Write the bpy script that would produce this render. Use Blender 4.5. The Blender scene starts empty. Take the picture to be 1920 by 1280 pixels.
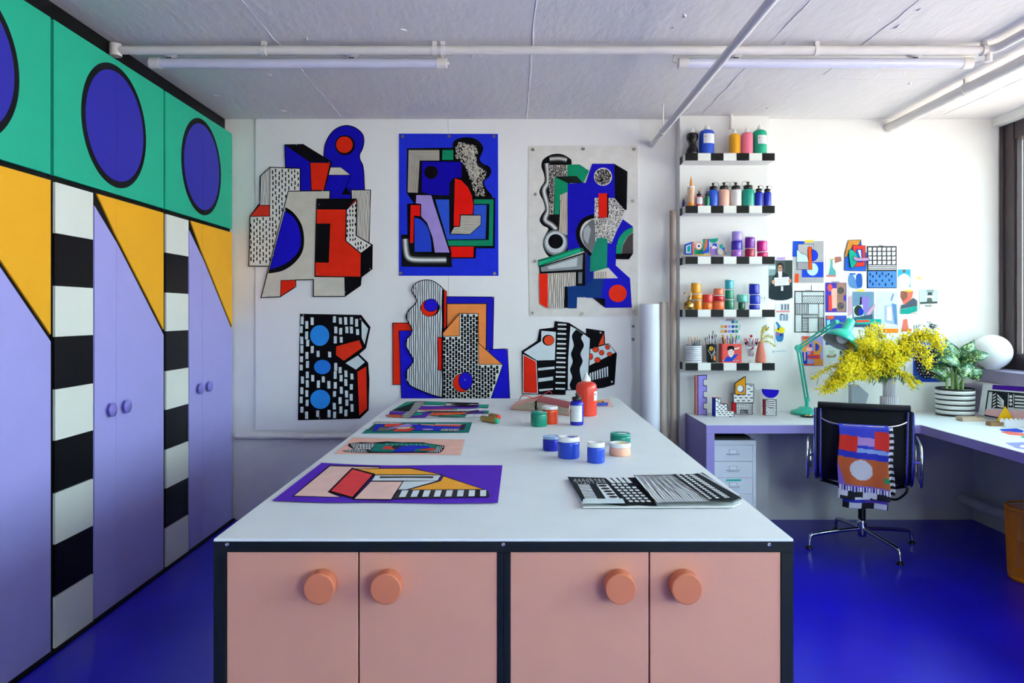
import bpy, bmesh, math, random
from mathutils import Vector, Matrix

# ---------------------------------------------------------------- camera, world, exposure
scene = bpy.context.scene
COL = scene.collection
F = 1410.0           # focal length in pixels of the 1920 px frame
HC = 1.44            # camera height
cam_d = bpy.data.cameras.new('camera'); cam = bpy.data.objects.new('camera', cam_d); COL.objects.link(cam)
cam.location = (0, 0, HC); cam.rotation_euler = (math.pi/2, 0, 0)
cam_d.sensor_width = 36; cam_d.lens = 36*F/1920; cam_d.shift_x = -1/1920.; cam_d.shift_y = -52/1920.
cam_d.clip_start = .02; cam_d.clip_end = 200
scene.camera = cam
vs = scene.view_settings
vs.view_transform = 'Standard'; vs.look = 'None'; vs.gamma = 1; vs.use_curve_mapping = False
vs.exposure = 0.16
world = bpy.data.worlds.new('world'); scene.world = world; world.use_nodes = True
wn = world.node_tree; wn.nodes.clear()
wo = wn.nodes.new('ShaderNodeOutputWorld'); wb = wn.nodes.new('ShaderNodeBackground')
tc = wn.nodes.new('ShaderNodeTexCoord'); sx = wn.nodes.new('ShaderNodeSeparateXYZ'); rp = wn.nodes.new('ShaderNodeValToRGB')
mr = wn.nodes.new('ShaderNodeMapRange'); mr.inputs[1].default_value = -1; mr.inputs[2].default_value = 1
wn.links.new(tc.outputs['Generated'], sx.inputs[0]); wn.links.new(sx.outputs[2], mr.inputs[0]); wn.links.new(mr.outputs[0], rp.inputs[0])
rp.color_ramp.elements[0].position = .0; rp.color_ramp.elements[0].color = (.62,.50,.42,1)
rp.color_ramp.elements[1].position = 1.; rp.color_ramp.elements[1].color = (.42,.86,1.0,1)
e = rp.color_ramp.elements.new(.47); e.color = (.95,.82,.68,1)
e = rp.color_ramp.elements.new(.54); e.color = (.72,.96,1.0,1)
wn.links.new(rp.outputs[0], wb.inputs[0]); wb.inputs[1].default_value = 14.0
wn.links.new(wb.outputs[0], wo.inputs[0])

def portal(name, loc, rot, sx_, sy_):
    l = bpy.data.lights.new(name, 'AREA'); l.shape = 'RECTANGLE'; l.size = sx_; l.size_y = sy_
    l.cycles.is_portal = True
    o = bpy.data.objects.new(name, l); o.location = loc; o.rotation_euler = rot; COL.objects.link(o)
# windows: ribbon window in the right wall; unseen rear one added for fill light
portal('daylight_portal', (3.56, 1.8, 1.90), (0, math.pi/2, 0), 1.75, 7.0)
portal('fill_portal_rear', (2.3, -2.12, 1.75), (math.pi/2, 0, 0), 1.4, 1.7)

# ---------------------------------------------------------------- helpers
def lin(h):
    h = h.lstrip('#'); out = []
    for i in (0, 2, 4):
        c = int(h[i:i+2], 16)/255.
        out.append(c/12.92 if c <= .04045 else ((c+.055)/1.055)**2.4)
    return tuple(out)
MATS = {}
def mat(name, hexc=None, rough=.5, metal=0, bump=0, bscale=60, var=.05, vscale=8, trans=0, ior=1.45, spec=.5, coat=0, emit=0, sheen=0, stretch=None):
    if name in MATS: return name
    m = bpy.data.materials.new(name); m.use_nodes = True; nt = m.node_tree
    b = nt.nodes['Principled BSDF']; c = lin(hexc)
    b.inputs['Roughness'].default_value = rough; b.inputs['Metallic'].default_value = metal
    b.inputs['IOR'].default_value = ior; b.inputs['Specular IOR Level'].default_value = spec
    if trans: b.inputs['Transmission Weight'].default_value = trans
    if coat: b.inputs['Coat Weight'].default_value = coat; b.inputs['Coat Roughness'].default_value = .08
    if emit: b.inputs['Emission Color'].default_value = (*c, 1); b.inputs['Emission Strength'].default_value = emit
    t = nt.nodes.new('ShaderNodeTexCoord')
    mp = nt.nodes.new('ShaderNodeMapping'); nt.links.new(t.outputs['Object'], mp.inputs[0])
    if stretch: mp.inputs['Scale'].default_value = stretch
    n = nt.nodes.new('ShaderNodeTexNoise'); n.inputs['Scale'].default_value = vscale; n.inputs['Detail'].default_value = 3
    nt.links.new(mp.outputs[0], n.inputs['Vector'])
    r = nt.nodes.new('ShaderNodeValToRGB'); nt.links.new(n.outputs['Fac'], r.inputs[0])
    r.color_ramp.elements[0].position = .3; r.color_ramp.elements[1].position = .7
    r.color_ramp.elements[0].color = (*[x*(1-var) for x in c], 1); r.color_ramp.elements[1].color = (*[min(1, x*(1+var)) for x in c], 1)
    nt.links.new(r.outputs[0], b.inputs['Base Color'])
    if bump:
        n2 = nt.nodes.new('ShaderNodeTexNoise'); n2.inputs['Scale'].default_value = bscale; n2.inputs['Detail'].default_value = 4
        nt.links.new(mp.outputs[0], n2.inputs['Vector'])
        bp = nt.nodes.new('ShaderNodeBump'); bp.inputs['Strength'].default_value = bump; bp.inputs['Distance'].default_value = .004
        nt.links.new(n2.outputs['Fac'], bp.inputs['Height']); nt.links.new(bp.outputs[0], b.inputs['Normal'])
    MATS[name] = m
    return name
def ink(hexc):            # flat paint / paper colour
    return mat('paint_'+hexc, hexc, .85, var=.06, vscale=14, spec=.12)
def plas(hexc, rough=.3):
    return mat('plastic_'+hexc+'_%d' % int(rough*100), hexc, rough, var=.02)

def tag(o, label=None, cat=None, group=None, kind=None):
    if label: o['label'] = label
    if cat: o['category'] = cat
    if group: o['group'] = group
    if kind: o['kind'] = kind
    return o
def thing(name, label, cat, loc=(0, 0, 0), group=None, rz=0):
    o = bpy.data.objects.new(name, None); o.empty_display_size = .05
    COL.objects.link(o); o.location = loc; o.rotation_euler = (0, 0, rz)
    o['_w'] = tuple(loc)
    return tag(o, label, cat, group)
def wloc(o):
    v = Vector((0, 0, 0))
    while o: v += Vector(o.location); o = o.parent
    return v

class MB:
    def __init__(s): s.v = []; s.f = []; s.m = []; s.s = []; s.slots = []
    def mi(s, m):
        if m not in s.slots: s.slots.append(m)
        return s.slots.index(m)
    def add(s, vs_, fs, m, smooth=False):
        b = len(s.v); s.v += [tuple(p) for p in vs_]; k = s.mi(m)
        for f in fs: s.f.append(tuple(b+i for i in f)); s.m.append(k); s.s.append(smooth)
        return s
    def box(s, x0, x1, y0, y1, z0, z1, m):
        v = [(x, y, z) for z in (z0, z1) for y in (y0, y1) for x in (x0, x1)]
        return s.add(v, [(0, 2, 3, 1), (4, 5, 7, 6), (0, 1, 5, 4), (2, 6, 7, 3), (0, 4, 6, 2), (1, 3, 7, 5)], m)
    def prism(s, pts, ext, m, smooth_side=False):       # planar 3D polygon extruded by ext
        n = len(pts); e = Vector(ext)
        a = [Vector(p) for p in pts]; b = [p+e for p in a]
        s.add(a+b, [tuple(range(n)), tuple(range(2*n-1, n-1, -1))], m)
        return s.add(a+b, [(i, i+n, (i+1) % n+n, (i+1) % n) for i in range(n)], m, smooth_side)
    def lathe(s, cx, cy, z0, prof, m, seg=28, sy=1., flute=0, nfl=0, sm=True, caps=True):
        vs_ = []; fs = []; n = len(prof)
        for i in range(seg):
            a = 2*math.pi*i/seg; k = 1+flute*(math.cos(nfl*a)) if flute else 1
            for r, z in prof: vs_.append((cx+r*k*math.cos(a), cy+r*k*sy*math.sin(a), z0+z))
        for i in range(seg):
            j = (i+1) % seg
            for q in range(n-1): fs.append((i*n+q, j*n+q, j*n+q+1, i*n+q+1))
        s.add(vs_, fs, m, sm)
        if caps and prof[0][0] > 1e-5: s.add([vs_[i*n] for i in range(seg)], [tuple(range(seg-1, -1, -1))], m)
        if caps and prof[-1][0] > 1e-5: s.add([vs_[i*n+n-1] for i in range(seg)], [tuple(range(seg))], m)
        return s
    def tube(s, pts, r, m, seg=10, caps=True, closed=False, flat=1., up=None):
        P = [Vector(p) for p in pts]; n = len(P); rings = []
        rr = r if isinstance(r, (list, tuple)) else [r]*n
        nrm = None
        for i in range(n):
            if closed: t = (P[(i+1) % n]-P[i-1])
            else: t = P[min(i+1, n-1)]-P[max(i-1, 0)]
            t = t.normalized() if t.length > 1e-9 else Vector((0, 0, 1))
            if nrm is None or up is not None:
                u = Vector(up) if up is not None else (Vector((0, 0, 1)) if abs(t.z) < .9 else Vector((1, 0, 0)))
                nrm = (u-t*u.dot(t)).normalized()
            else: nrm = (nrm-t*nrm.dot(t)).normalized()
            bi = t.cross(nrm)
            rings.append([P[i]+(nrm*math.cos(2*math.pi*k/seg)*flat+bi*math.sin(2*math.pi*k/seg))*rr[i] for k in range(seg)])
        vs_ = [p for R_ in rings for p in R_]; fs = []
        for i in range(n if closed else n-1):
            j = (i+1) % n
            for k in range(seg): fs.append((i*seg+k, i*seg+(k+1) % seg, j*seg+(k+1) % seg, j*seg+k))
        s.add(vs_, fs, m, True)
        if caps and not closed:
            s.add(rings[0], [tuple(range(seg-1, -1, -1))], m); s.add(rings[-1], [tuple(range(seg))], m)
        return s
    def ball(s, c, r, m, u=16, w=10, sc=(1, 1, 1)):
        prof = [(max(r*math.sin(math.pi*i/w), 0), -r*math.cos(math.pi*i/w)) for i in range(w+1)]
        b = len(s.v); s.lathe(0, 0, 0, prof, m, u)
        for i in range(b, len(s.v)):
            p = s.v[i]; s.v[i] = (c[0]+p[0]*sc[0], c[1]+p[1]*sc[1], c[2]+p[2]*sc[2])
        return s
    def xf(s, M4):
        s.v = [tuple(M4 @ Vector(p)) for p in s.v]; return s
    def build(s, name, parent=None, label=None, cat=None, group=None, kind=None, local=False, bevel=0, origin=None):
        me = bpy.data.meshes.new(name)
        if local: o0 = Vector((0, 0, 0))
        elif parent is not None: o0 = wloc(parent)
        elif origin is not None: o0 = Vector(origin)
        else:
            xs = [p[0] for p in s.v]; ys = [p[1] for p in s.v]; zs = [p[2] for p in s.v]
            o0 = Vector(((min(xs)+max(xs))/2, (min(ys)+max(ys))/2, min(zs)))
        me.from_pydata([(p[0]-o0.x, p[1]-o0.y, p[2]-o0.z) for p in s.v], [], s.f)
        for m in s.slots: me.materials.append(MATS[m])
        me.polygons.foreach_set('material_index', s.m); me.polygons.foreach_set('use_smooth', s.s)
        me.update()
        o = bpy.data.objects.new(name, me); COL.objects.link(o)
        if parent is not None: o.parent = parent
        else: o.location = o0
        if bevel:
            b = o.modifiers.new('bevel', 'BEVEL'); b.width = bevel; b.segments = 2; b.limit_method = 'ANGLE'
        return tag(o, label, cat, group, kind)

def X(px, d): return (px-961)*d/F
def Z(py, d): return HC-(py-588)*d/F
def dplane(py, z): return (HC-z)*F/(py-588.)      # distance at which a level surface at height z appears at row py

def rbox(x0, x1, z0, z1, r=.01, n=4):             # rounded rectangle as 2D points
    out = []
    for cx, cz, a0 in ((x1-r, z1-r, 0), (x0+r, z1-r, 90), (x0+r, z0+r, 180), (x1-r, z0+r, 270)):
        for i in range(n+1):
            a = math.radians(a0+90*i/n); out.append((cx+r*math.cos(a), cz+r*math.sin(a)))
    return out
def smooth(pts, closed=True, n=5):
    out = []; N = len(pts)
    for i in range(N if closed else N-1):
        p0, p1, p2, p3 = (pts[(i+k) % N] if closed else pts[min(max(i+k, 0), N-1)] for k in (-1, 0, 1, 2))
        for j in range(n):
            t = j/n
            out.append(tuple(.5*((2*b)+(-a+c)*t+(2*a-5*b+4*c-d)*t*t+(-a+3*b-3*c+d)*t**3) for a, b, c, d in zip(p0, p1, p2, p3)))
    if not closed: out.append(tuple(pts[-1]))
    return out
def circ(cx, cy, rx, ry=None, n=28, a0=0, a1=360):
    ry = ry or rx; full = abs(a1-a0) >= 360
    return [(cx+rx*math.cos(math.radians(a0+(a1-a0)*i/(n if full else n-1))), cy+ry*math.sin(math.radians(a0+(a1-a0)*i/(n if full else n-1)))) for i in range(n)]
def inside(p, poly):
    x, y = p; c = False; j = len(poly)-1
    for i in range(len(poly)):
        xi, yi = poly[i][:2]; xj, yj = poly[j][:2]
        if (yi > y) != (yj > y) and x < (xj-xi)*(y-yi)/(yj-yi)+xi: c = not c
        j = i
    return c

BK = '0d0d12'; WH = 'eef0ec'; CR = 'dcd6c6'; BL = '1414c0'; UB = '2030d8'; RD = 'ea2c14'; GR = '128a62'; OR = 'f7954e'; LI = 'a891de'; YE = 'f7a823'; PK = 'f2bfae'; PU = '5424b8'
WALLY = 5.25
def on_wall(y=WALLY):
    return lambda px, py, o: (X(px, y), y-o, Z(py, y))
def on_plane(p0, nrm):        # plane through p0; nrm points to the side the sheet is seen from
    p0 = Vector(p0); nrm = Vector(nrm).normalized(); c = Vector((0, 0, HC))
    def f(px, py, o):
        d = Vector(((px-961)/F, 1, -(py-588)/F)); t = (p0-c).dot(nrm)/d.dot(nrm)
        return tuple(c+d*t+nrm*o)
    return f
def on_level(z):
    def f(px, py, o):
        d = dplane(py, z); return (X(px, d), d, z+o)
    return f
class Art:
    """flat print and cut paper built from thin sheets; coordinates given in an enlarged crop of the sheet's own plane"""
    def __init__(s, name, label, cat, crop, proj, group=None, base=.002, origin=None):
        s.crop = crop; s.proj = proj; s.off = base; s.cur = None; s.rng = random.Random(len(label)*7+3)
        ox, oy, sc = crop; s.root = None; s.args = (name, label, cat, group); s.pieces = []
    def w(s, p, o): return s.proj(s.crop[0]+p[0]/s.crop[2], s.crop[1]+p[1]/s.crop[2], o)
    def piece(s, pts, col, name='paper_sheet', t=.0015, gap=.0015, edge=0):
        if s.cur: s.off = s.lay+gap
        s.cur = MB(); s.pieces.append((name, s.cur)); s.lay = s.off
        a = [s.w(p, s.lay) for p in pts]; b = [s.w(p, s.lay+t) for p in pts]; n = len(pts)
        m = ink(col)
        s.cur.add(a+b, [tuple(range(n-1, -1, -1)), tuple(range(n, 2*n))]+[(i, (i+1) % n, (i+1) % n+n, i+n) for i in range(n)], m)
        s.lay += t
        if edge: s.line(list(pts), edge, BK, True)
        return s
    def fill(s, pts, col, edge=0, ec=BK):
        s.lay += .00012; s.cur.add([s.w(p, s.lay) for p in pts], [tuple(range(len(pts)))], ink(col))
        if edge: s.line(pts, edge, ec, True)
        return s
    def rect(s, x0, y0, x1, y1, col, edge=0, ec=BK): return s.fill([(x0, y0), (x1, y0), (x1, y1), (x0, y1)], col, edge, ec)
    def line(s, pts, w, col=BK, closed=False):
        s.lay += .00012; n = len(pts); L = []; R_ = []
        P = [Vector(p[:2]) for p in pts]
        for i in range(n):
            a = P[i-1] if (closed or i > 0) else P[i]; c = P[(i+1) % n] if (closed or i < n-1) else P[i]
            d1 = (P[i]-a); d2 = (c-P[i])
            if d1.length < 1e-6: d1 = d2
            if d2.length < 1e-6: d2 = d1
            d1 = d1.normalized(); d2 = d2.normalized()
            n1 = Vector((-d1.y, d1.x)); n2 = Vector((-d2.y, d2.x)); mm = n1+n2
            if mm.length < .2: mm = n1
            mm = mm.normalized(); k = min(1/max(mm.dot(n1), .4), 2.2)
            L.append(P[i]+mm*k*w/2); R_.append(P[i]-mm*k*w/2)
        v = [s.w(p, s.lay) for p in L+R_]
        s.cur.add(v, [(i, (i+1) % n, (i+1) % n+n, i+n) for i in range(n if closed else n-1)], ink(col)); return s
    def spans(s, poly, ang, gap):
        ca, sa = math.cos(math.radians(ang)), math.sin(math.radians(ang))
        q = [(p[0]*ca+p[1]*sa, -p[0]*sa+p[1]*ca) for p in poly]
        x = min(p[0] for p in q)+gap*.55; xm = max(p[0] for p in q); out = []
        while x < xm:
            ys = []; n = len(q)
            for i in range(n):
                (x1, y1), (x2, y2) = q[i], q[(i+1) % n]
                if (x1 > x) != (x2 > x): ys.append(y1+(x-x1)*(y2-y1)/(x2-x1))
            ys.sort()
            for a, b in zip(ys[::2], ys[1::2]): out.append((x, a, b))
            x += gap
        return out, (lambda u, v: (u*ca-v*sa, u*sa+v*ca))
    def stripes(s, poly, gap, w, col=BK, ang=0, wob=1.5, seg=40):
        sp, back = s.spans(poly, ang, gap); s.lay += .00012
        for x, a, b in sp:
            if b-a < 2: continue
            n = max(1, int((b-a)/seg)); ph = s.rng.random()*6
            pts = [(x+wob*math.sin(ph+i*1.3), a+(b-a)*i/n) for i in range(n+1)]
            v = [s.w(back(px-w/2, py), s.lay) for px, py in pts]+[s.w(back(px+w/2, py), s.lay) for px, py in pts]
            s.cur.add(v, [(i, i+1, i+2+n, i+1+n) for i in range(n)], ink(col))
        return s
    def dashes(s, poly, gx, gy, w, l, col=BK, ang=0, jit=.12, ex=()):
        sp, back = s.spans(poly, ang, gx); s.lay += .00012; k = 0
        for x, a, b in sp:
            k += 1; y = a+gy*(.15 if k % 2 else .6); R_ = s.rng
            while y+l*.8 < b:
                x2 = x+R_.uniform(-1, 1)*gx*jit; y2 = y+R_.uniform(-1, 1)*gy*jit; ll = l*R_.uniform(1-jit*1.5, 1+jit); t = R_.uniform(-1, 1)*w*.25*jit*8*.3
                q = [back(x2-w/2, y2), back(x2+w/2, y2+t), back(x2+w/2+t, y2+ll), back(x2-w/2+t, y2+ll)]
                y += gy
                if any(inside(p, e_) for e_ in ex for p in q): continue
                if not all(inside(p, poly) for p in q): continue
                s.cur.add([s.w(p, s.lay) for p in q], [(0, 1, 2, 3)], ink(col))
        return s
    def speckle(s, poly, n, sz, col=BK, ang=75):
        xs = [p[0] for p in poly]; ys = [p[1] for p in poly]; s.lay += .00012; k = 0
        for _ in range(n*4):
            p = (s.rng.uniform(min(xs), max(xs)), s.rng.uniform(min(ys), max(ys)))
            if not inside(p, poly): continue
            a = math.radians(ang+s.rng.uniform(-60, 60)); l = sz*s.rng.uniform(.8, 2); c, d = math.cos(a)*l, math.sin(a)*l
            w = sz*.35; q = [(p[0]-w, p[1]), (p[0]+w, p[1]+w*.5), (p[0]+c+w, p[1]+d), (p[0]+c-w, p[1]+d)]
            if inside(q[2], poly):
                s.cur.add([s.w(t, s.lay) for t in q], [(0, 1, 2, 3)], ink(col)); k += 1
            if k >= n: break
        return s
    def soft(s, path, w0, w1, c0, c1, n=7):
        a = [int(c0[i:i+2], 16) for i in (0, 2, 4)]; b = [int(c1[i:i+2], 16) for i in (0, 2, 4)]
        for i in range(n):
            t = i/(n-1); c = ''.join('%02x' % int(x+(y-x)*t) for x, y in zip(a, b)); s.line(path, w0+(w1-w0)*t, c)
        return s
    def pins(s, pts, r=1.6, col='8d8880'):
        s._pins = getattr(s, '_pins', [])+list(pts); s._pr = r; s._pc = col; return s
    def done(s, z=None):
        name, label, cat, group = s.args
        if len(s.pieces) == 1 and not getattr(s, '_pins', None):
            return s.pieces[0][1].build(name, None, label, cat, group)
        allv = [p for _, m in s.pieces for p in m.v]
        c = [(min(p[k] for p in allv)+max(p[k] for p in allv))/2 for k in (0, 1)]+[min(p[2] for p in allv)]
        root = thing(name, label, cat, c, group)
        for nm, m in s.pieces: m.build(nm, root)
        for p in getattr(s, '_pins', []):
            x, y, z_ = s.w(p, s.lay+.0002); mb = MB(); m = mat('pin_steel', '8d8880', .35, .8)
            r = s._pr*.0037
            pts = [(x+r*math.cos(a*math.pi/5), y, z_+r*math.sin(a*math.pi/5)) for a in range(10)]
            mb.prism(pts, (0, -.004, 0), m); mb.build('pin', root)
        return root
# ---------------------------------------------------------------- materials of the room
mat('wall_white', 'e9e8e4', .85, bump=.12, bscale=40, var=.015)
mat('ceiling_white', 'e0dcdc', .9, bump=1.0, bscale=22, var=.02, stretch=(1, .35, 1))
mat('ceiling_seam', 'e4e2e4', .9, bump=.9, bscale=90, var=.04)
mat('floor_blue', '140ac4', .28, bump=.1, bscale=9, var=.10, vscale=3)
mat('pipe_white', 'e2ddd8', .5, bump=.25, bscale=70, var=.03)
mat('black_matt', '060608', .6, var=.1, spec=.25)
mat('black_frame', '0c1316', .5, var=.1, spec=.35)
mat('board_white', 'efeeec', .6, var=.012, bump=.04, bscale=30)
mat('teal', '17b18e', .55, var=.02); mat('circle_blue', '2723a8', .5, var=.02)
mat('yellow', 'f9b10f', .55, var=.015); mat('lavender', 'aaa4e8', .5, var=.02)
mat('tile_white', 'e6e8de', .35, var=.01); mat('tile_black', '08090a', .45, var=.1, spec=.2)
mat('knob_lilac', '8a7fd6', .4, var=.02)
mat('counter_white', 'e4e9ea', .5, bump=.05, bscale=120, var=.02)
mat('peach', 'dc9c84', .6, bump=.06, bscale=200, var=.02); mat('peach_knob', 'd87c58', .6, bump=.08, bscale=200, var=.03)
mat('chrome', 'cfcfd2', .12, 1, var=.02); mat('steel', 'a9a9ae', .35, 1, var=.04)
mat('desk_top', 'dfe3e6', .4, var=.01); mat('desk_lilac', '988ccc', .5, var=.02)
mat('sill_lilac', 'a49ab8', .5, var=.03, bump=.06, bscale=30)
mat('frame_brown', '3b3034', .45, var=.1, bump=.1, bscale=120)
mat('glass', 'f4fbff', .0, trans=1, ior=1.45, var=0)
mat('glass_thin', 'fbfdff', .0, trans=1, ior=1.10, var=0)
mat('opal', 'f3f6f6', .28, var=.01, coat=.4)
mat('tube_opal', 'd5d6ea', .25, var=.02, coat=.3)
mat('black_plastic', '121214', .35, var=.1)
mat('outer_bar', '8d8a88', .4, .3, var=.05)

# ---------------------------------------------------------------- room shell
D = 5.26; XL = -2.60; XR = 3.35; XF = 3.41; XP = 3.22; ZC = 2.80; YB = -2.1; SILL = 1.06; DZ_ = .762
def struct(name, mb, parent=None, **k): return mb.build(name, parent, kind=None if parent else 'structure', **k)
fl = struct('floor', MB().box(XL-.1, XR+.32, YB-.1, D+.15, -.06, 0, 'floor_blue'))
ce = MB().box(XL-.1, XR+.25, YB-.1, D+.15, ZC, ZC+.12, 'ceiling_white'); ceil = struct('ceiling', ce)
rnd = random.Random(4)
for xs_, y0, y1 in ((-1.18, 1.4, 5.26), (-2.0, 1.4, 2.7), (.1, 1.3, 5.26), (1.29, 1.3, 5.17), (1.77, 1.3, 4.4), (2.95, 2.2, 5.2)):
    pts = []; y = y0
    while y < y1: pts.append((xs_+rnd.uniform(-.006, .006), y, ZC+.002)); y += rnd.uniform(.06, .16)
    MB().tube(pts, [rnd.uniform(.003, .0065) for _ in pts], 'ceiling_seam', 6).build('seam', ceil)
pts = [(1.9+i*.12, 4.36+rnd.uniform(-.006, .006), ZC+.002) for i in range(10)]
MB().tube(pts, .004, 'ceiling_seam', 6).build('seam', ceil)
for i in range(60):
    x = rnd.uniform(-1.9, 3); y = rnd.uniform(1.3, 5.2); a = rnd.uniform(0, 3); l = rnd.uniform(.01, .035)
    if i == 0: blobs = MB()
    blobs.tube([(x, y, ZC+.001), (x+l*math.cos(a), y+l*math.sin(a), ZC-.001), (x+2*l*math.cos(a+.4), y+2*l*math.sin(a+.4), ZC+.002)], [.003, .006, .002], 'ceiling_seam', 5)
blobs.build('paint_drip', ceil, kind='stuff')
wb_ = struct('wall_back', MB().box(XL-.1, XR+.32, D, D+.12, 0, ZC, 'wall_white'))
xb0, xb1 = X(480, D), X(1198, D)
for a, b in ((xb0, X(841, D)-.0015), (X(841, D)+.0015, xb1)):
    MB().box(a, b, D-.010, D, Z(806, D), ZC-.001, 'board_white').build('board', wb_)
MB().box(X(1441, D), XR, D-.004, D, ZC-.012, ZC, 'wall_white').build('shadow_gap_strip', wb_)
pil = struct('trim_1', MB().box(1.15, 1.76, 5.17, D, 0, ZC, 'wall_white'))
struct('wall_left', MB().box(XL-.12, XL, YB-.1, D+.1, 0, ZC, 'wall_white'))
wf = MB()      # wall behind the camera, with an unseen window added for fill light
wf.box(XL-.1, 1.60, YB-.14, YB, 0, ZC, 'wall_white'); wf.box(2.95, XR+.32, YB-.14, YB, 0, ZC, 'wall_white')
wf.box(1.60, 2.95, YB-.14, YB, 0, .95, 'wall_white'); wf.box(1.60, 2.95, YB-.14, YB, 2.6, ZC, 'wall_white')
struct('wall_front', wf)
w2 = struct('fill_window', MB().box(1.60, 2.95, YB-.10, YB-.05, .95, 1.0, 'frame_brown').box(1.60, 2.95, YB-.10, YB-.05, 2.55, 2.6, 'frame_brown')
     .box(1.60, 1.65, YB-.10, YB-.05, 1.0, 2.55, 'frame_brown').box(2.9, 2.95, YB-.10, YB-.05, 1.0, 2.55, 'frame_brown').box(2.28, 2.32, YB-.10, YB-.05, 1.0, 2.55, 'frame_brown'))  # frame of the added rear opening, sized for the light it lets in
wr = MB()      # parapet, lintel and end pier of the window wall
wr.box(XP, XR+.32, YB, D, 0, SILL-.09, 'wall_white'); wr.box(XR, XR+.32, YB, D, 2.745, ZC, 'wall_white')
wr.box(XR, XR+.32, YB, -1.6, SILL, 2.745, 'wall_white')
wrt = struct('wall_right', wr)
MB().box(XP-.07, XP, 1.2, D, .925, .955, 'sill_lilac').build('ledge', wrt)
MB().box(XP-.004, XP, 1.2, D-.001, DZ_, .925, 'sill_lilac').build('parapet_panel', wrt)
sill = struct('trim_2', MB().box(3.235, XR+.20, YB, D-.002, SILL-.09, SILL, 'sill_lilac'), bevel=.006)
# ribbon window: a run of brown frames with panes and slim bars outside
win = struct('window_1', MB().box(XF+.005, XF+.085, -1.6, D-.001, 2.63, 2.745, 'frame_brown').box(XF+.005, XF+.085, -1.6, D-.001, SILL, 1.17, 'frame_brown'))
ys = [D-.001, 3.50, 1.83, .16, -1.51]
for i, y in enumerate(ys):
    w = .14 if i == 0 else .16
    f_ = MB().box(XF, XF+.09, y-w, y, SILL+.001, 2.744, 'frame_brown').box(XF-.012, XF, y-.045, y-.012, SILL+.002, 2.74, 'frame_brown')
    f_.box(XF+.012, XF+.07, y-w-.02, y-w, 1.17, 2.63, 'frame_brown').build('mullion', win)
for y1, y0 in zip(ys[:-1], ys[1:]):
    MB().box(XF+.045, XF+.051, y0-.001, y1-.161, 1.171, 2.629, 'glass').build('pane', win)
for i in range(4):
    y = 5.06-i*.05
    MB().box(XF+.12, XF+.14, y-.006, y+.006, 1.15, 2.70, 'outer_bar').build('outer_bar', win)
# pipes
def pipe(label, pts, r, cat='pipe', clamps=(), name='ceiling_pipe', m='pipe_white', seg=16):
    root = thing(name, label, cat, pts[0])
    MB().tube(pts, r, m, seg).build('pipe_run', root)
    for c in clamps: c.build('clamp', root)
    return root
def clampx(x, y, z, r, top):
    return MB().tube([(x-.011, y, z), (x+.011, y, z)], r+.005, 'pipe_white', 16).box(x-.011, x+.011, y-.012, y+.012, z+r, top, 'pipe_white')
def clampy(x, y, z, r, top):
    return MB().tube([(x, y-.012, z), (x, y+.012, z)], r+.005, 'pipe_white', 16).box(x-.012, x+.012, y-.010, y+.010, z+r, top, 'pipe_white')
PY = 3.76; PZ = 2.757; PX = 2.405
el = [(PX-.06, PY, PZ)]+[(PX-.06+.06*math.sin(a), PY-.06+.06*math.cos(a), PZ) for a in (.4, .8, 1.2, math.pi/2)]+[(PX, 1.0, PZ)]
pipe('long white painted pipe crossing the ceiling from the tall cabinets to the right, turning forward',
     [(-1.99, PY, PZ)]+el, .021, clamps=[clampx(X(495, PY), PY, PZ, .021, ZC-.001), clampx(X(815, PY), PY, PZ, .021, ZC-.001), clampx(X(830, PY), PY, PZ, .021, ZC-.001),
     clampx(X(1531, PY), PY, PZ, .021, ZC-.001), clampx(PX-.05, PY, PZ, .024, ZC-.001), MB().tube([(PX-.03, PY-.01, PZ), (PX-.03, PY-.01, PZ-.06)], .016, 'pipe_white'), MB().lathe(-1.985, PY, PZ-.03, [(.03, 0), (.03, .06)], 'pipe_white', 12)])
pipe('thick white pipe under the ceiling running forward from the back wall near the window',
     [(2.63, D-.005, 2.74), (2.63, 1.0, 2.74)], .031, clamps=[clampy(2.63, 4.36, 2.74, .031, ZC-.001), clampy(2.63, 2.6, 2.74, .031, ZC-.001)])
pipe('thin white pipe hanging below the ceiling, running forward left of the paint shelves',
     [(.975, D-.011, 2.62), (.975, 1.0, 2.62)], .02, clamps=[MB().tube([(.975, 4.87, 2.63), (.975, 4.87, ZC-.001)], .005, 'pipe_white', 8).tube([(.975, 4.858, 2.62), (.975, 4.882, 2.62)], .025, 'pipe_white'), MB().tube([(.975, 2.4, 2.63), (.975, 2.4, ZC-.001)], .005, 'pipe_white', 8)])
pipe('short white pipe stub coming down from the ceiling above the top shelf',
     [(X(1371, 5.14), 5.14, ZC-.001), (X(1371, 5.14), 5.14, 2.71)], .012, clamps=[MB().tube([(X(1371, 5.14), 5.14, 2.71), (X(1371, 5.14), 5.14, 2.70)], .014, 'pipe_white')])
pipe('white pipe running low along the back wall below the pinned artworks',
     [(-1.93, D-.022, .585), (1.14, D-.022, .585)], .019, name='wall_pipe', clamps=[MB().tube([(X(570, D)-.008, D-.022, .585), (X(570, D)+.008, D-.022, .585)], .024, 'pipe_white').box(X(570, D)-.006, X(570, D)+.006, D-.03, D-.001, .54, .57, 'pipe_white')])
pipe('lilac-grey pipe running low along the parapet below the desk return',
     [(3.13, D-.004, .155), (3.13, 2.0, .155)], .033, name='wall_pipe', clamps=[MB().box(3.13, XP-.005, 4.0, 4.03, .14, .17, 'pipe_white')])
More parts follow.
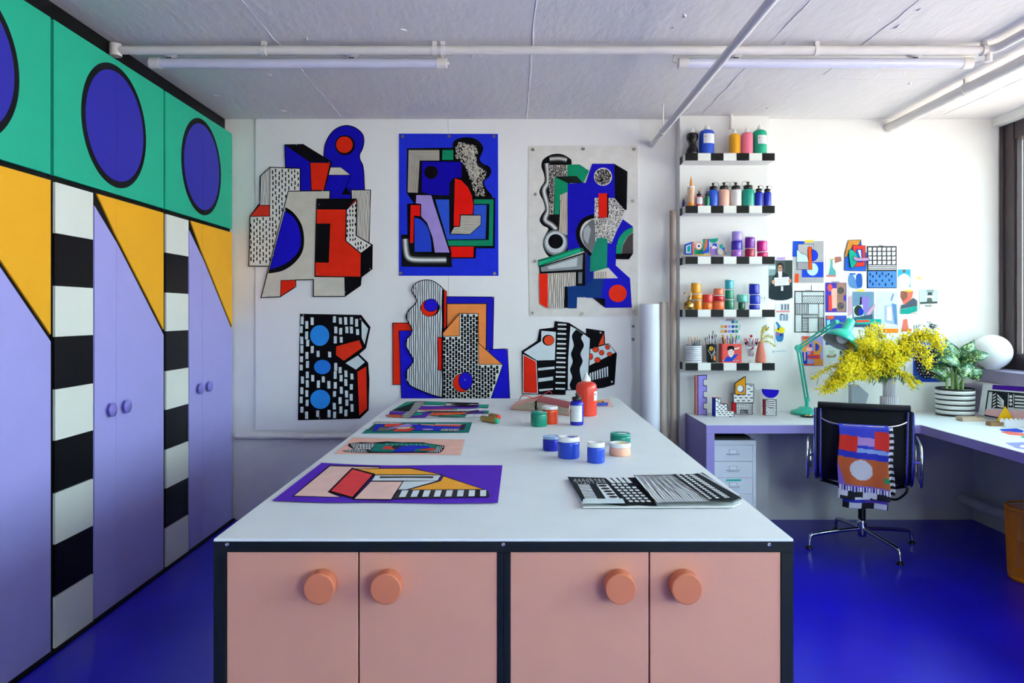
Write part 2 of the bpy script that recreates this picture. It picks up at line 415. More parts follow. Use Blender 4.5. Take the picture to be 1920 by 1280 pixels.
pipe('upright pipe in the corner beside the left side of the purple desk',
     [(1.125, D-.03, .001), (1.125, D-.03, .70)], .016, name='wall_pipe', clamps=[MB().tube([(1.125, D-.03, .52), (1.125, D-.03, .56)], .022, 'pipe_white')])
# fluorescent battens hung under the long pipe
def batten(px0, px1, label, side):
    y = 3.845; z = 2.72; x0, x1 = X(px0, y), X(px1, y); r = .025
    root = thing('ceiling_light', label, 'ceiling light', ((x0+x1)/2, y, z), 'fluorescent lights under the ceiling')
    MB().tube([(x0+.05, y, z), (x1-.05, y, z)], r, 'tube_opal', 18).build('diffuser', root)
    for a, b in ((x0, x0+.05), (x1-.05, x1)):
        e_ = MB().tube([(a, y, z), (b, y, z)], r+.003, 'pipe_white', 18); e_.tube([(a-.008 if a == x0 else b, y, z), (a if a == x0 else b+.012, y, z)], .008, 'pipe_white', 8).build('end_cap', root)
    MB().box(x0-.08 if side else x0-.02, x1+.03, y+.008, y+.034, z+.042, z+.056, 'pipe_white').build('rail', root)
    for px in ((318, 660) if side else (1379, 1715)):
        x = X(px, y)
        MB().lathe(x, y, z+.030, [(.012, -.004), (.035, .008), (.040, .024)], 'pipe_white', 16).box(x-.011, x+.011, y-.012, y+.012, z+.020, z+.028, 'black_plastic').build('clip', root)
    MB().tube([(x1-.05, y, z+.07), (x1-.02, y-.01, z+.03), (x1-.03, y, z+.02)] if side else [(x0+.3, y, z+.045), (x0+.05, y, z+.045), (x0-.02, y, z+.04), (x0-.03, y, z+.01), (x0-.01, y, z)], .004, 'pipe_white', 8).build('cable', root)
batten(282, 838, 'white tubular ceiling light on the left, above the pinned artworks', True)
batten(1272, 1822, 'white tubular ceiling light on the right, crossed by the thin hanging pipe', False)

# ---------------------------------------------------------------- tall painted cabinets on the left
XC = -1.955; UW = 1.03; ZB = 2.018
def cabinet(k, label):
    y1 = 5.255-UW*k; y0 = y1-UW; yc = (y0+y1)/2
    root = thing('tall_cabinet', label, 'cabinet', (XC-.3, yc, 0), 'tall cabinets along the left wall')
    MB().box(XL+.01, XC-.02, y0+.001, y1-.001, .0, 2.70, 'black_matt').build('carcass', root)
    MB().box(XC-.30, XC-.055, y0+.001, y1-.001, 2.70, ZC-.002, 'black_matt').build('filler', root)
    MB().box(XC-.02, XC+.018, y0, y1, .0, .010, 'black_matt').build('plinth', root)
    g = .011
    def panel(pts, m, name, t=.018, base=XC-.019):   # polygon in (y, z)
        return MB().prism([(base, a, b) for a, b in pts], (t, 0, 0), m)
    # upper teal doors with half circles
    zc = 2.363; R0, R1 = .30, .268
    for s in (-1, 1):
        a, b = (y0+g, yc-.001) if s < 0 else (yc+.001, y1-g)
        d = panel([(a, ZB+.012), (b, ZB+.012), (b, 2.694), (a, 2.694)], 'teal', 'upper_door').build('upper_door', root)
        yy = yc+s*.001
        for R_, m, t, nm in ((R0, 'black_matt', .0015, 'circle_ring'), (R1, 'circle_blue', .003, 'circle_disc')):
            pts = [(yy+s*R_*math.cos(math.radians(q)), zc+R_*math.sin(math.radians(q))) for q in range(-90, 91, 5)]
            panel(pts, m, nm, t, XC-.001).build(nm, d)
    # left lower door: chequered strip + slim lavender strip
    ya, yb = y0+.008, y0+.303          # tiles
    yv = y0+.322                        # start of painted part
    ld = panel([(y0+g, .012), (yc-.0012, .012), (yc-.0012, 2.006), (y0+g, 2.006)], 'black_matt', 'd', .012, XC-.019).build('lower_door', root)
    for i in range(9):
        zt = 2.004-.2215*i
        MB().box(XC-.007, XC+(.004 if i % 2 == 0 else -.001), ya+.006, yb, zt-.2215+.002, zt-.002, 'tile_white' if i % 2 == 0 else 'tile_black').build('tile', ld)
    zs = lambda y: 2.005+(1.352-2.005)*(y-yv)/(y1-g-yv)
    e_ = .030
    panel([(yv, .012), (yc-.0012, .012), (yc-.0012, zs(yc)-e_), (yv, zs(yv)-e_-.03)], 'lavender', 'l', .007, XC-.007).build('lavender_panel', ld)
    panel([(yv+.022, 2.005), (yc-.0012, 2.005), (yc-.0012, zs(yc))], 'yellow', 'l', .007, XC-.007).build('yellow_panel', ld)
    rd = panel([(yc+.0012, .012), (y1-g, .012), (y1-g, 2.006), (yc+.0012, 2.006)], 'black_matt', 'd', .012, XC-.019).build('lower_door', root)
    panel([(yc+.0012, .012), (y1-g, .012), (y1-g, zs(y1-g)-e_), (yc+.0012, zs(yc)-e_)], 'lavender', 'l', .007, XC-.007).build('lavender_panel', rd)
    panel([(yc+.0012, zs(yc)), (y1-g, zs(y1-g)), (y1-g, 2.005), (yc+.0012, 2.005)], 'yellow', 'l', .007, XC-.007).build('yellow_panel', rd)
    for s, d in ((-1, ld), (1, rd)):
        kb = MB().lathe(0, 0, 0, [(.013, 0), (.013, .014), (.032, .016), (.034, .020), (.033, .026), (.0001, .027)], 'knob_lilac', 24)
        kb.xf(Matrix.Translation((XC, yc+s*.070, .975)) @ Matrix.Rotation(math.pi/2, 4, 'Y')); kb.build('knob', d)
for k, lb in enumerate(['painted tall cabinet farthest from the viewer, against the back wall', 'painted tall cabinet in the middle of the visible row, full blue circle', 'painted tall cabinet at the left frame edge, blue circle cut off by the picture edge', 'painted tall cabinet nearest the viewer, beside the front of the work table']):
    cabinet(k, lb)

# ---------------------------------------------------------------- work table in the foreground
TT = .90; TY0, TY1 = 1.804, 4.80; TX0, TX1 = X(400, TY0), X(1488, TY0)
tb = thing('work_table', 'long peach-fronted work table with white top and black frame in the middle of the room', 'table', ((TX0+TX1)/2, TY0, 0))
MB().box(TX0, TX1, TY0+.0005, TY1, TT-.007, TT, 'counter_white').build('tabletop', tb, bevel=.002)
fr = MB(); ft = .0275; zt = TT-.007
dx = lambda px: X(px, TY0)
fr.box(TX0, TX1, TY0, TY1, zt-.025, zt, 'black_frame')
fr.build('top_rail', tb, bevel=.001)
for a, b in ((TX0, dx(423.5)), (dx(932.5), dx(943.6)), (dx(944.6), dx(956)), (dx(1465), TX1)):
    MB().box(a, b, TY0, TY0+.03, 0, zt-.0255, 'black_frame').build('post', tb, bevel=.001)
for a, b in ((TX0, TX0+.02), (TX1-.02, TX1)):
    MB().box(a, b, TY0+.031, TY1, .03, zt-.026, 'black_frame').build('side_panel', tb)
MB().box(TX0+.02, TX1-.02, TY1-.02, TY1, .03, zt-.026, 'black_frame').build('back_panel', tb)
MB().box(dx(423.5), dx(1465), TY0+.03, TY0+.045, .0, .05, 'black_frame').build('bottom_rail', tb)
for (a, b), kx in zip(((424.5, 670.5), (673.5, 932), (957, 1216.5), (1219.5, 1464.5)), (606, 728, 1160, 1281.5)):
    d_ = MB().box(dx(a), dx(b), TY0+.003, TY0+.021, .055, Z(1030.5, TY0), 'peach').build('door', tb, bevel=.0015)
    kb = MB().lathe(0, 0, 0, [(.030, 0), (.0345, .001), (.0355, .003), (.0365, .0385), (.0365, .0405), (.0358, .042), (.0345, .0427), (.0330, .043), (.0325, .04302), (.0001, .04302)], 'peach_knob', 48)
    kb.xf(Matrix.Translation((dx(kx), TY0+.003, Z(1093.5, TY0))) @ Matrix.Rotation(math.pi/2, 4, 'X')); kb.build('knob', d_)
for px in (425.5, 943.5, 1442):
    sc_ = MB().lathe(0, 0, 0, [(.0045, 0), (.0045, .0012), (.0015, .0012), (.0015, .0004), (.0001, .0004)], 'steel', 14)
    sc_.xf(Matrix.Translation((dx(px), TY0, Z(1020.5, TY0))) @ Matrix.Rotation(math.pi/2, 4, 'X')); sc_.build('screw', tb)
# glides, so that the table stands on the floor
for x in (TX0+.03, (TX0+TX1)/2, TX1-.03):
    MB().lathe(x, TY1-.05, 0, [(.02, 0), (.02, .03)], 'black_frame', 12).build('foot', tb)

# ---------------------------------------------------------------- corner desk
DZ = .76; DY0 = 4.605; DX0, DX1, DXI = 1.185, XP-.005, 2.50
dk = thing('corner_desk', 'lilac-edged white corner desk along the back wall and under the window', 'desk', (DX0, D, 0))
dpoly = [(DX0+.002, D-.001), (DX0+.002, DY0), (DXI, DY0), (DXI, 1.9), (DX1, 1.9), (DX1, D-.001)]
MB().prism([(x, y, DZ-.003) for x, y in dpoly], (0, 0, .003), 'desk_top').build('desktop', dk)
MB().prism([(x, y, DZ-.053) for x, y in dpoly], (0, 0, .0495), 'desk_lilac').build('desk_slab', dk)
MB().box(DX0+.002, DX0+.052, DY0, D-.001, 0, DZ-.054, 'desk_lilac').build('side_panel', dk)
MB().box(DXI, DX1, 1.9, 1.95, 0, DZ-.054, 'desk_lilac').build('side_panel', dk)

# ---------------------------------------------------------------- shelves on the pilaster
SZ = [2.510, 2.160, 1.821, 1.468, 1.112]; SX0, SX1 = 1.150, 1.748; SY0, SY1 = 5.010, 5.1695
for i, z in enumerate(SZ):
    sh = thing('floating_shelf', ['top chequered wall shelf holding five large squeeze bottles', 'second chequered wall shelf from the top, with flip-cap bottles', 'middle chequered wall shelf with pink and purple jars',
        'fourth chequered wall shelf from the top, with orange, green and blue jars', 'lowest chequered wall shelf with pencil pots and a sundae glass'][i], 'shelf', (SX0, SY1, z), 'chequered wall shelves')
    MB().box(SX0+.002, SX1, SY0+.002, SY1, z-.05, z, 'board_white').build('board', sh, bevel=.001)
    w = (SX1-SX0)/7
    for k in range(7):
        MB().box(SX0+k*w+.0008, SX0+(k+1)*w-.0008, SY0, SY0+.002, z-.0495, z-.0005, 'tile_black' if k % 2 == 0 else 'tile_white').build('tile', sh)
    MB().box(SX0, SX0+.002, SY0+.08, SY1, z-.0495, z-.0005, 'tile_black').build('tile', sh)
    MB().box(SX0, SX0+.002, SY0+.001, SY0+.0795, z-.0495, z-.0005, 'tile_white').build('tile', sh)

# ---------------------------------------------------------------- rolls of paper in the corner
def roll(x, y, r, h, m, label, lean=0, name='paper_roll', cat='paper roll'):
    b = MB(); n = 28
    b.tube([(x, y, 0), (x+lean, y+.02, h)], r, m, n, caps=False); b.tube([(x, y, .001), (x+lean, y+.02, h-.001)], r*.55, m, n, caps=False)
    T = Vector((x+lean, y+.02, h)); B_ = Vector((x, y, 0))
    for c, zz in ((T, 0), (B_, 0)):
        v = [(c.x+q*math.cos(2*math.pi*i/n), c.y+q*math.sin(2*math.pi*i/n), c.z) for q in (r, r*.55) for i in range(n)]
        b.add(v, [(i, (i+1) % n, (i+1) % n+n, i+n) for i in range(n)], m)
    b.build(name, None, label, cat)
mat('roll_white', 'dcdee6', .6, var=.02); mat('roll_beige', 'cfc3b4', .7, var=.04); mat('roll_brown', 'a08f82', .7, var=.08, vscale=5)
roll(X(1219, 5.08), 5.08, .066, 1.505, 'roll_white', 'thick white roll of paper standing behind the right end of the table')
roll(X(1246, 5.14), 5.14, .027, 1.52, 'roll_beige', 'slim beige paper roll standing between the white roll and the brown tube')
roll(X(1262, 5.10), 5.10, .022, 2.14, 'roll_brown', 'tallest slim brown tube leaning in the corner left of the shelves', .003, 'cardboard_tube', 'tube')
# ---------------------------------------------------------------- pinned artworks on the wall boards
A = Art('wall_collage', 'large cut-out collage of blue, red, beige and dotted shapes at upper left of the wall', 'artwork', (440, 220, 3.557), on_wall(), 'pinned cut-paper artworks')
A.piece(smooth([(597, 240), (605, 180), (635, 118), (680, 75), (740, 55), (800, 67), (848, 105), (863, 150), (855, 205), (836, 245), (836, 280), (855, 320), (863, 380)], False)+[(867, 484), (782, 484), (782, 547), (600, 547), (597, 400)], '1610b4', edge=6)
A.fill(circ(736, 186, 67), BK).fill(circ(733, 183, 55), RD).fill([(640, 333), (708, 333), (775, 385), (625, 385)], CR, 4).fill([(742, 465), (712, 515), (778, 515)], BK).line([(775, 388), (742, 465), (782, 482)], 4)
p = [(778, 485), (908, 485), (898, 840), (815, 800), (815, 548), (780, 548)]
A.piece(p, 'e2ddd0', edge=5).stripes(p, 10, 2.6, wob=1.2)
A.piece([(338, 185), (460, 183), (650, 300), (597, 494), (440, 494), (440, 342), (342, 336)], '1610b4', edge=6)
A.fill([(338, 185), (460, 183), (650, 300), (500, 298)], BK).fill([(506, 302), (642, 304), (598, 488), (514, 488)], RD, 5)
p = [(240, 335), (440, 343), (440, 494), (362, 495), (235, 993), (100, 992), (108, 662), (240, 660)]
A.piece([(240, 335), (440, 343), (440, 494), (362, 495), (300, 800), (235, 993), (100, 992), (108, 662), (165, 583), (172, 583), (175, 395)], 'e6e3da', edge=6)
A.dashes(p, 21, 38, 8, 24).line([(240, 335), (238, 660)], 5).stripes([(236, 345), (178, 398), (175, 580), (234, 580)], 10, 2.5)
A.fill([(168, 587), (236, 587), (240, 660), (108, 662)], 'e03a2a', 5)
A.piece([(362, 495), (640, 492), (637, 547), (553, 549), (542, 1062), (738, 1064), (848, 1066), (843, 1120), (738, 1194), (530, 1194), (530, 1082), (412, 1084), (413, 1129), (310, 1196), (182, 1202)], 'd3cdbd', edge=6)
A.fill(smooth([(345, 600), (400, 640), (450, 715), (468, 810), (455, 900), (400, 975), (320, 1025), (228, 1042)], False), BK)
A.fill(smooth([(338, 628), (390, 660), (430, 725), (446, 815), (432, 890), (375, 955), (310, 992), (240, 1014)], False), '1b14c4')
A.fill([(314, 1088), (412, 1085), (413, 1127), (310, 1195)], RD, 4).fill([(735, 1067), (846, 1068), (843, 1120), (738, 1192)], BK)
A.piece([(553, 547), (812, 547), (820, 560), (815, 790), (922, 852), (920, 1012), (848, 1066), (540, 1060)], RD, edge=6)
A.fill([(553, 547), (815, 547), (750, 617), (553, 617)], BK).fill([(545, 710), (643, 710), (633, 970), (545, 968)], BK).fill([(845, 910), (922, 852), (920, 1012), (843, 1066)], BK)
p = [(750, 619), (817, 557), (813, 790), (918, 853), (846, 908), (746, 825)]
A.fill(p, 'e6e3da', 5).dashes(p, 18, 32, 8, 19)
A.line([(750, 617), (746, 825), (846, 908)], 7)
A.pins([(418, 188), (636, 303), (592, 492), (388, 350), (182, 412), (893, 508), (570, 585), (908, 1012), (556, 1045), (742, 1166), (408, 1130), (345, 625), (265, 922), (768, 384)], 1.3).done()

A = Art('wall_poster', 'blue poster with black outlined shapes, pinned at the top middle of the wall', 'artwork', (720, 230, 4.267), on_wall(), 'pinned cut-paper artworks')
A.piece([(120, 88), (912, 90), (916, 1224), (120, 1224)], '2233d6')
A.fill(smooth([(548, 210), (556, 155), (600, 125), (680, 118), (750, 140), (793, 195), (783, 245), (766, 290), (790, 328), (840, 350), (858, 390), (838, 435), (802, 470), (815, 520), (865, 603), (720, 612), (620, 450), (555, 300)]), BK)
A.fill([(185, 205), (555, 200), (560, 300), (628, 305), (640, 440), (720, 560), (720, 600), (890, 600), (886, 1005), (738, 1005), (732, 1085), (540, 1087), (545, 1155), (140, 1150), (138, 895), (188, 895), (185, 648), (240, 645), (180, 560)], BK)
A.fill([(198, 220), (443, 220), (443, 302), (285, 302), (272, 560), (190, 558)], 'cfc8b8')
for k in range(10): A.line([(194+k*8.5, 558), (203+k*8.5, 225+k*8), (442, 225+k*8)], 2.6)
A.fill([(468, 220), (555, 220), (555, 298), (466, 298)], GR).fill([(305, 312), (620, 315), (622, 440), (560, 440), (525, 480), (522, 582), (385, 578), (302, 555)], '1508a8').fill(circ(377, 398, 54, 53), BK)
A.speckle([(600, 150), (740, 180), (755, 260), (730, 330), (770, 350), (830, 400), (790, 480), (820, 590), (730, 590), (700, 480), (640, 330), (570, 280), (570, 200)], 620, 9, 'd9d2c2', 70)
A.speckle([(640, 170), (710, 180), (735, 300), (770, 420), (740, 500), (690, 430), (650, 330)], 300, 10, 'e9e2d2', 70)
A.fill([(410, 615), (522, 615), (524, 885), (690, 892), (778, 815), (778, 738), (718, 735), (720, 658), (822, 658), (812, 930), (505, 935)], '3157d0')
A.fill([(720, 614), (876, 614), (872, 986), (520, 985), (508, 942), (838, 938), (844, 650), (720, 650)], GR)
A.fill([(565, 443), (620, 460), (672, 512), (705, 580), (718, 660), (712, 735), (610, 737), (605, 830), (555, 828)], 'f01810', 5)
p = [(612, 740), (776, 740), (776, 815), (690, 892), (530, 892), (560, 835), (607, 830)]
A.fill(p, 'cfc8b8', 5).stripes(p, 11, 2.4, ang=90)
A.fill([(260, 580), (378, 582), (525, 1038), (408, 1038), (390, 920), (345, 800), (298, 750), (298, 650), (256, 645)], 'a893d8')
A.fill([(212, 658), (292, 658), (292, 752), (243, 745), (238, 965), (207, 965)], 'f01810', 5)
A.fill([(243, 757)]+smooth([(243, 757), (300, 775), (350, 835), (378, 930), (384, 1035)], False)+[(243, 1035)], '2a48d0', 5)
A.fill([(528, 992), (718, 992), (716, 1076), (540, 1076), (540, 1040)], 'f01810')
A.soft(smooth([(170, 930), (176, 1010), (190, 1070), (225, 1092), (300, 1098), (500, 1098)], False), 62, 10, '15191a', 'f0f2ee', 9)
A.pins([(150, 113), (520, 110), (880, 110), (135, 1203), (885, 1206)], 3).done()

A = Art('wall_poster', 'off-white canvas sheet with blue, green and speckled shapes, pinned at upper right of the wall', 'artwork', (970, 250, 3.554), on_wall(), 'pinned cut-paper artworks')
A.piece([(76, 84), (430, 80), (802, 81), (805, 640), (803, 1216), (420, 1220), (80, 1218), (72, 600)], 'dcd8d0')
A.fill(smooth([(362, 205), (345, 165), (290, 138), (225, 142), (172, 175), (160, 220), (176, 270), (180, 320), (155, 362), (148, 400), (172, 450), (186, 500), (160, 545), (148, 582), (172, 615), (206, 635), (185, 680), (170, 740), (188, 795), (225, 825), (300, 805), (340, 770), (345, 400)]), BK)
A.soft(smooth([(215, 172), (280, 168), (330, 178)], False), 40, 6, '1c1c1c', 'd0d0cc').soft(smooth([(196, 200), (205, 320), (178, 380), (200, 470), (205, 520), (185, 575), (230, 610), (260, 640)], False), 42, 8, '1c1c1c', 'e0e0dc', 8)
A.soft(circ(255, 722, 66), 50, 14, '303438', 'd6dadc', 6) if False else A.fill(circ(255, 728, 84, 88), '55595c').fill(circ(255, 728, 76, 80), '8f9496').fill(circ(255, 726, 68, 70), 'c8ccce')
A.fill(circ(255, 720, 50, 49), BK)
p = [(208, 207), (334, 207), (334, 292), (250, 292), (242, 543), (208, 543)]
A.fill(p, BK); p2 = [(212, 212), (332, 212), (332, 290), (248, 290), (240, 540), (212, 540)]
A.fill(p2, 'cfc6bc').speckle(p2, 900, 5)
A.fill([(332, 208), (415, 208), (478, 250), (440, 332), (332, 287)], GR).fill([(255, 288), (395, 285), (440, 333), (340, 332)], '141f18')
A.fill([(335, 335), (455, 330), (498, 203), (645, 203), (650, 435), (515, 430), (512, 560), (430, 600), (395, 680), (430, 740), (440, 760), (335, 780)], '1a14b0')
A.fill([(248, 290), (335, 332), (335, 390), (285, 412), (278, 540), (246, 540)], GR)
p = [(285, 412), (333, 390), (333, 680), (278, 655)]; A.fill(p, 'd8cbb8').stripes(p, 11, 3)
A.fill([(645, 203), (733, 255), (728, 512), (712, 510), (650, 437)], BK)
A.fill([(702, 572), (768, 620), (768, 660), (740, 640), (690, 680), (660, 750), (655, 880), (750, 965), (762, 1160), (583, 1162), (583, 1120), (500, 1095), (460, 1095), (450, 1015), (458, 800), (485, 820), (483, 918), (595, 918), (598, 720), (660, 650)], '1c1ab8')
A.fill([(335, 1020), (450, 1010), (470, 965), (575, 968), (560, 1092), (398, 1092), (395, 1165), (335, 1165)], '143a78')
A.fill(circ(570, 290, 60), 'd8d2c8').speckle(circ(570, 290, 56), 420, 6)
p = [(515, 430), (645, 432), (718, 515), (625, 735), (600, 730), (595, 700), (515, 715)]
A.fill(p, 'dcd8d0').speckle(p, 1200, 5)
A.fill([(595, 405), (606, 405), (606, 560), (540, 566), (540, 562), (595, 560)], BK).fill([(540, 400), (597, 400), (597, 560), (540, 562)], 'e02012')
A.fill(smooth([(512, 580), (470, 598), (438, 640), (432, 690), (455, 750), (500, 790), (535, 735), (520, 715)]), '6a6e70').fill([(470, 610), (490, 640), (470, 740), (440, 700), (442, 640)], 'a8acae')
A.line(smooth([(512, 552), (450, 575), (412, 625), (405, 690), (435, 755), (492, 812)], False), 27)
A.fill([(530, 702), (565, 697), (600, 702), (596, 915), (540, 922), (483, 916), (486, 825)], '1c8a6c')
A.fill([(458, 790), (486, 825), (483, 918), (505, 925), (508, 968), (450, 1015)], '142a80')
p = [(508, 922), (605, 895), (670, 965), (508, 968)]; A.fill(p, 'd8cfc0').stripes([(508, 922), (590, 920), (590, 968), (508, 968)], 12, 3)
A.fill(smooth([(770, 625), (720, 648), (678, 695), (660, 755), (657, 805)], False)+[(692, 802)]+smooth([(692, 802), (702, 740), (732, 690), (770, 657)], False), '1c9a70')
A.fill([(770, 660), (735, 690), (704, 742), (694, 802), (770, 802)], '4a4442').fill([(655, 802), (770, 800), (742, 840), (657, 838)], BK)
A.fill(circ(668, 1066, 60, 58), 'ea3018').fill([(500, 1095), (583, 1100), (583, 1160)], BK)
A.fill([(145, 888), (455, 790), (450, 1015), (388, 1015), (385, 925), (150, 935)], BK).fill([(155, 893), (436, 806), (432, 905), (160, 922)], '8a9092').fill([(200, 890), (400, 828), (395, 885), (210, 905)], 'c2c8c8')
A.fill([(405, 925), (432, 925), (430, 1000), (405, 1000)], '707678')
A.fill([(138, 845), (400, 762), (438, 765), (440, 785), (142, 890)], '0f6a48').line([(142, 868), (420, 778)], 22, '1ea87c')
A.fill([(145, 935), (203, 935), (203, 1165), (148, 1135)], 'ee2c16')
p = [(203, 935), (388, 925), (388, 1015), (315, 1020), (312, 1165), (203, 1165)]; A.fill(p, 'd2cabc').stripes(p, 14, 3.6, wob=3).fill([(313, 1020), (335, 1020), (335, 1162), (313, 1162)], BK)
A.pins([(105, 110), (440, 106), (778, 106), (120, 407), (770, 450), (117, 852), (770, 901), (100, 1196), (433, 1200), (772, 1186)], 2.8, '7a7468').done()

A = Art('wall_cutout', 'black cut-out with white dabs and three light blue discs at lower left', 'artwork', (540, 570, 5.565), on_wall(), 'pinned cut-paper artworks')
A.piece([(128, 100), (765, 112), (862, 240), (815, 460), (745, 520), (838, 610), (850, 780), (843, 1105), (752, 1194), (105, 1210), (112, 800), (122, 300)], '0b0a10')
cs = [circ(332, 327, 100, 108), circ(360, 655, 87, 75), circ(338, 992, 104, 100)]
ex = [circ(332, 327, 112, 120), circ(360, 655, 100, 88), circ(338, 992, 116, 112), [(485, 430), (760, 350), (790, 470), (600, 610), (485, 550)]]
A.dashes([(122, 108), (765, 128), (765, 350), (500, 430), (490, 545), (590, 612), (705, 690), (722, 1188), (112, 1200)], 58, 104, 31, 72, 'd9e2e2', ex=ex, jit=.14)
for c, q in zip(cs, ('2f8fe6', '2a80e0', '2f8fe6')): A.fill(c, q)
A.fill([(505, 440), (745, 375), (775, 455), (585, 590), (502, 530)], 'f0351c').fill([(768, 170), (838, 255), (800, 420), (770, 350)], 'd9e2e2').fill([(602, 615), (730, 535), (803, 605), (710, 682)], 'cfdadc').fill([(725, 705), (818, 650), (826, 1090), (745, 1160)], 'f0301a')
A.pins([(160, 115), (758, 155), (330, 1185)], 1.8).done()

A = Art('wall_collage', 'cut-out collage with striped wavy figure and black brick pattern, behind the table end', 'artwork', (720, 510, 5.12), on_wall(), 'pinned cut-paper artworks')
A.piece([(560, 234), (1056, 238), (1045, 745), (560, 745)], '1d1cb8', edge=6).fill([(605, 303), (985, 303), (980, 742), (605, 742)], OR, 7)
A.piece([(85, 487), (230, 487), (300, 555), (300, 1078), (88, 1078)], 'ea3018', edge=6)
A.piece([(148, 562), (560, 560), (560, 1290), (172, 1290)], '1f1cc8', edge=5)
A.piece([(900, 744), (1185, 735), (1212, 1290), (900, 1290)], '1f1cd0', edge=6)
A.piece([(560, 160), (603, 185), (600, 520), (560, 575)], 'ea2010', edge=5)
p = smooth([(578, 168), (540, 130), (480, 90), (410, 75), (340, 90), (288, 130), (272, 180), (298, 225), (318, 275), (290, 322), (240, 370), (218, 430), (240, 485), (273, 545), (262, 595), (225, 640), (214, 700), (248, 770), (286, 840), (262, 890), (224, 940), (218, 1000), (250, 1080), (350, 1130), (450, 1170), (540, 1196)], False)+[(572, 1200)]
A.piece(p, 'dfe6e6', edge=8).stripes(p, 21, 7.5, wob=2.2, seg=60).line([(568, 170), (566, 1200)], 12)
A.fill(circ(452, 342, 84, 82), BK).fill(circ(437, 345, 80, 80), 'e82c14', 4).fill(circ(455, 318, 68, 60), '2418c8', 5)
A.piece([(518, 622), (560, 628), (558, 942), (523, 935)], 'ea2010', edge=6)
p = [(730, 398), (905, 400), (908, 885), (1140, 888), (1000, 1290), (568, 1290), (568, 618), (730, 615)]
A.piece([(568, 580), (730, 398), (905, 398), (908, 678), (1100, 850), (1142, 885), (1000, 1290), (568, 1290)], 'dfe4dc', edge=7)
A.dashes(p, 28, 42, 22, 36, jit=.05)
A.fill([(568, 582), (728, 400), (728, 612), (568, 615)], OR, 6).fill([(908, 678), (1100, 850), (1140, 884), (910, 882)], OR, 6)
A.fill(circ(752, 1058, 92, 96), 'dfe4dc').fill(circ(750, 1060, 84, 88), 'ea2c14', 6).fill(circ(786, 1040, 66, 84), '2018c8', 6)
A.pins([(300, 155), (510, 285), (105, 505), (222, 705), (222, 1030), (1050, 242), (890, 398), (1175, 738), (1115, 872), (1000, 745), (780, 1030)], 1.4).done()

A = Art('wall_cutout', 'black and white cut-out with red dots and wavy band, behind the red bottle', 'artwork', (960, 580, 6.4), on_wall(), 'pinned cut-paper artworks')
A.piece([(888, 225), (1108, 258), (1118, 412), (1162, 405), (1258, 525), (1230, 900), (1100, 940), (880, 965), (880, 600)], '0d0d12')
A.fill([(1098, 285), (1105, 415), (1035, 432)], 'f0502a'); p = [(938, 477), (1162, 412), (1240, 515), (928, 672)]; A.fill(p, 'dde6e8')
for c in ((1005, 480, 38, 32), (1075, 518, 30, 30), (1146, 450, 27, 28), (1170, 536, 30, 24), (1025, 606, 36, 32), (948, 565, 22, 36)): A.fill(circ(*c), 'f0482a', 6)
for k in range(8):
    x = 930+k*29; yb = 856-k*7; yt = 765-k*11
    A.fill([(x, yt), (x+17, yt-6), (x+19, yb-6), (x+6, yb)], 'dde6e8')
A.piece([(512, 138), (682, 158), (890, 292), (935, 345), (918, 700), (905, 962), (645, 968), (640, 1022), (125, 1012), (118, 500), (305, 375), (330, 235), (505, 215)], '0d0d12')
A.fill([(135, 540), (290, 622), (308, 1005), (135, 998)], 'ee2f1a', 7, 'dde6e8').fill([(352, 255), (525, 268), (512, 605), (300, 610), (142, 512), (350, 380)], 'd8e2e6')
A.fill(circ(434, 368, 72, 66), BK).fill(circ(442, 370, 58, 56), 'f0502a')
for q in ([(312, 702), (510, 682), (510, 712), (312, 732)], [(315, 825), (492, 803), (492, 845), (315, 868)], [(322, 957), (490, 942), (490, 962), (330, 980)]): A.fill(q, 'd8e2e6')
for i, y in enumerate((180, 232, 290, 352, 410, 466, 522, 578, 632, 690, 750, 805, 878, 948)): A.fill([(550-i*2.3, y-10), (652-i*1.2, y-7), (650-i*1.2, y+12), (548-i*2.3, y+9)], 'e6ecec')
A.fill([(700, 198), (770, 235), (855, 292), (932, 348), (915, 700), (905, 957), (668, 958), (672, 600)], 'd8e2e6')
A.fill(smooth([(768, 238), (716, 315), (740, 430), (706, 530), (726, 625), (694, 720), (720, 810), (690, 900), (712, 963)], False)+smooth([(815, 963), (835, 870), (812, 720), (846, 620), (820, 530), (862, 430), (828, 340), (858, 297)], False), BK)
A.pins([(1060, 278), (1195, 865)], 2).done()

# small flat tags on the board edge
for py in (612, 636):
    A = Art('sticky_tag', 'tiny round white tag at the right edge of the wall board, %s one' % ('upper' if py == 612 else 'lower'), 'tag', (0, 0, 1), on_wall()); A.piece(circ(1187, py, 3, 3, 10), '8a8f92').done()
# ---------------------------------------------------------------- small pictures on the wall above the desk
C4 = (1420, 430, 4.414); GP = 'postcards and prints pinned above the desk'
def card(label, x0, y0, x1, y1, col, cat='picture', name='wall_picture', tilt=0, base=.0012):
    A = Art(name, label, cat, C4, on_wall(D), GP, base=base)
    A.piece([(x0, y0), (x1, y0+tilt), (x1-tilt*.3, y1), (x0-tilt*.3, y1-tilt)] if tilt else [(x0, y0), (x1, y0), (x1, y1), (x0, y1)], col, t=.0008); return A
A = card('photo of a man in dark suit holding white paper, beside the shelves', 82, 250, 295, 590, 'e6eaea')
A.rect(88, 255, 290, 568, '4c5a5c').rect(88, 262, 150, 380, '7c9a9c').rect(230, 258, 288, 400, '3c4a44').rect(95, 300, 150, 330, 'c2d8dc')
A.fill(smooth([(155, 360), (185, 345), (225, 360), (265, 400), (278, 568), (92, 568), (120, 420)]), '28343a').fill([(170, 345), (205, 345), (200, 420), (178, 420)], 'e2e6e6')
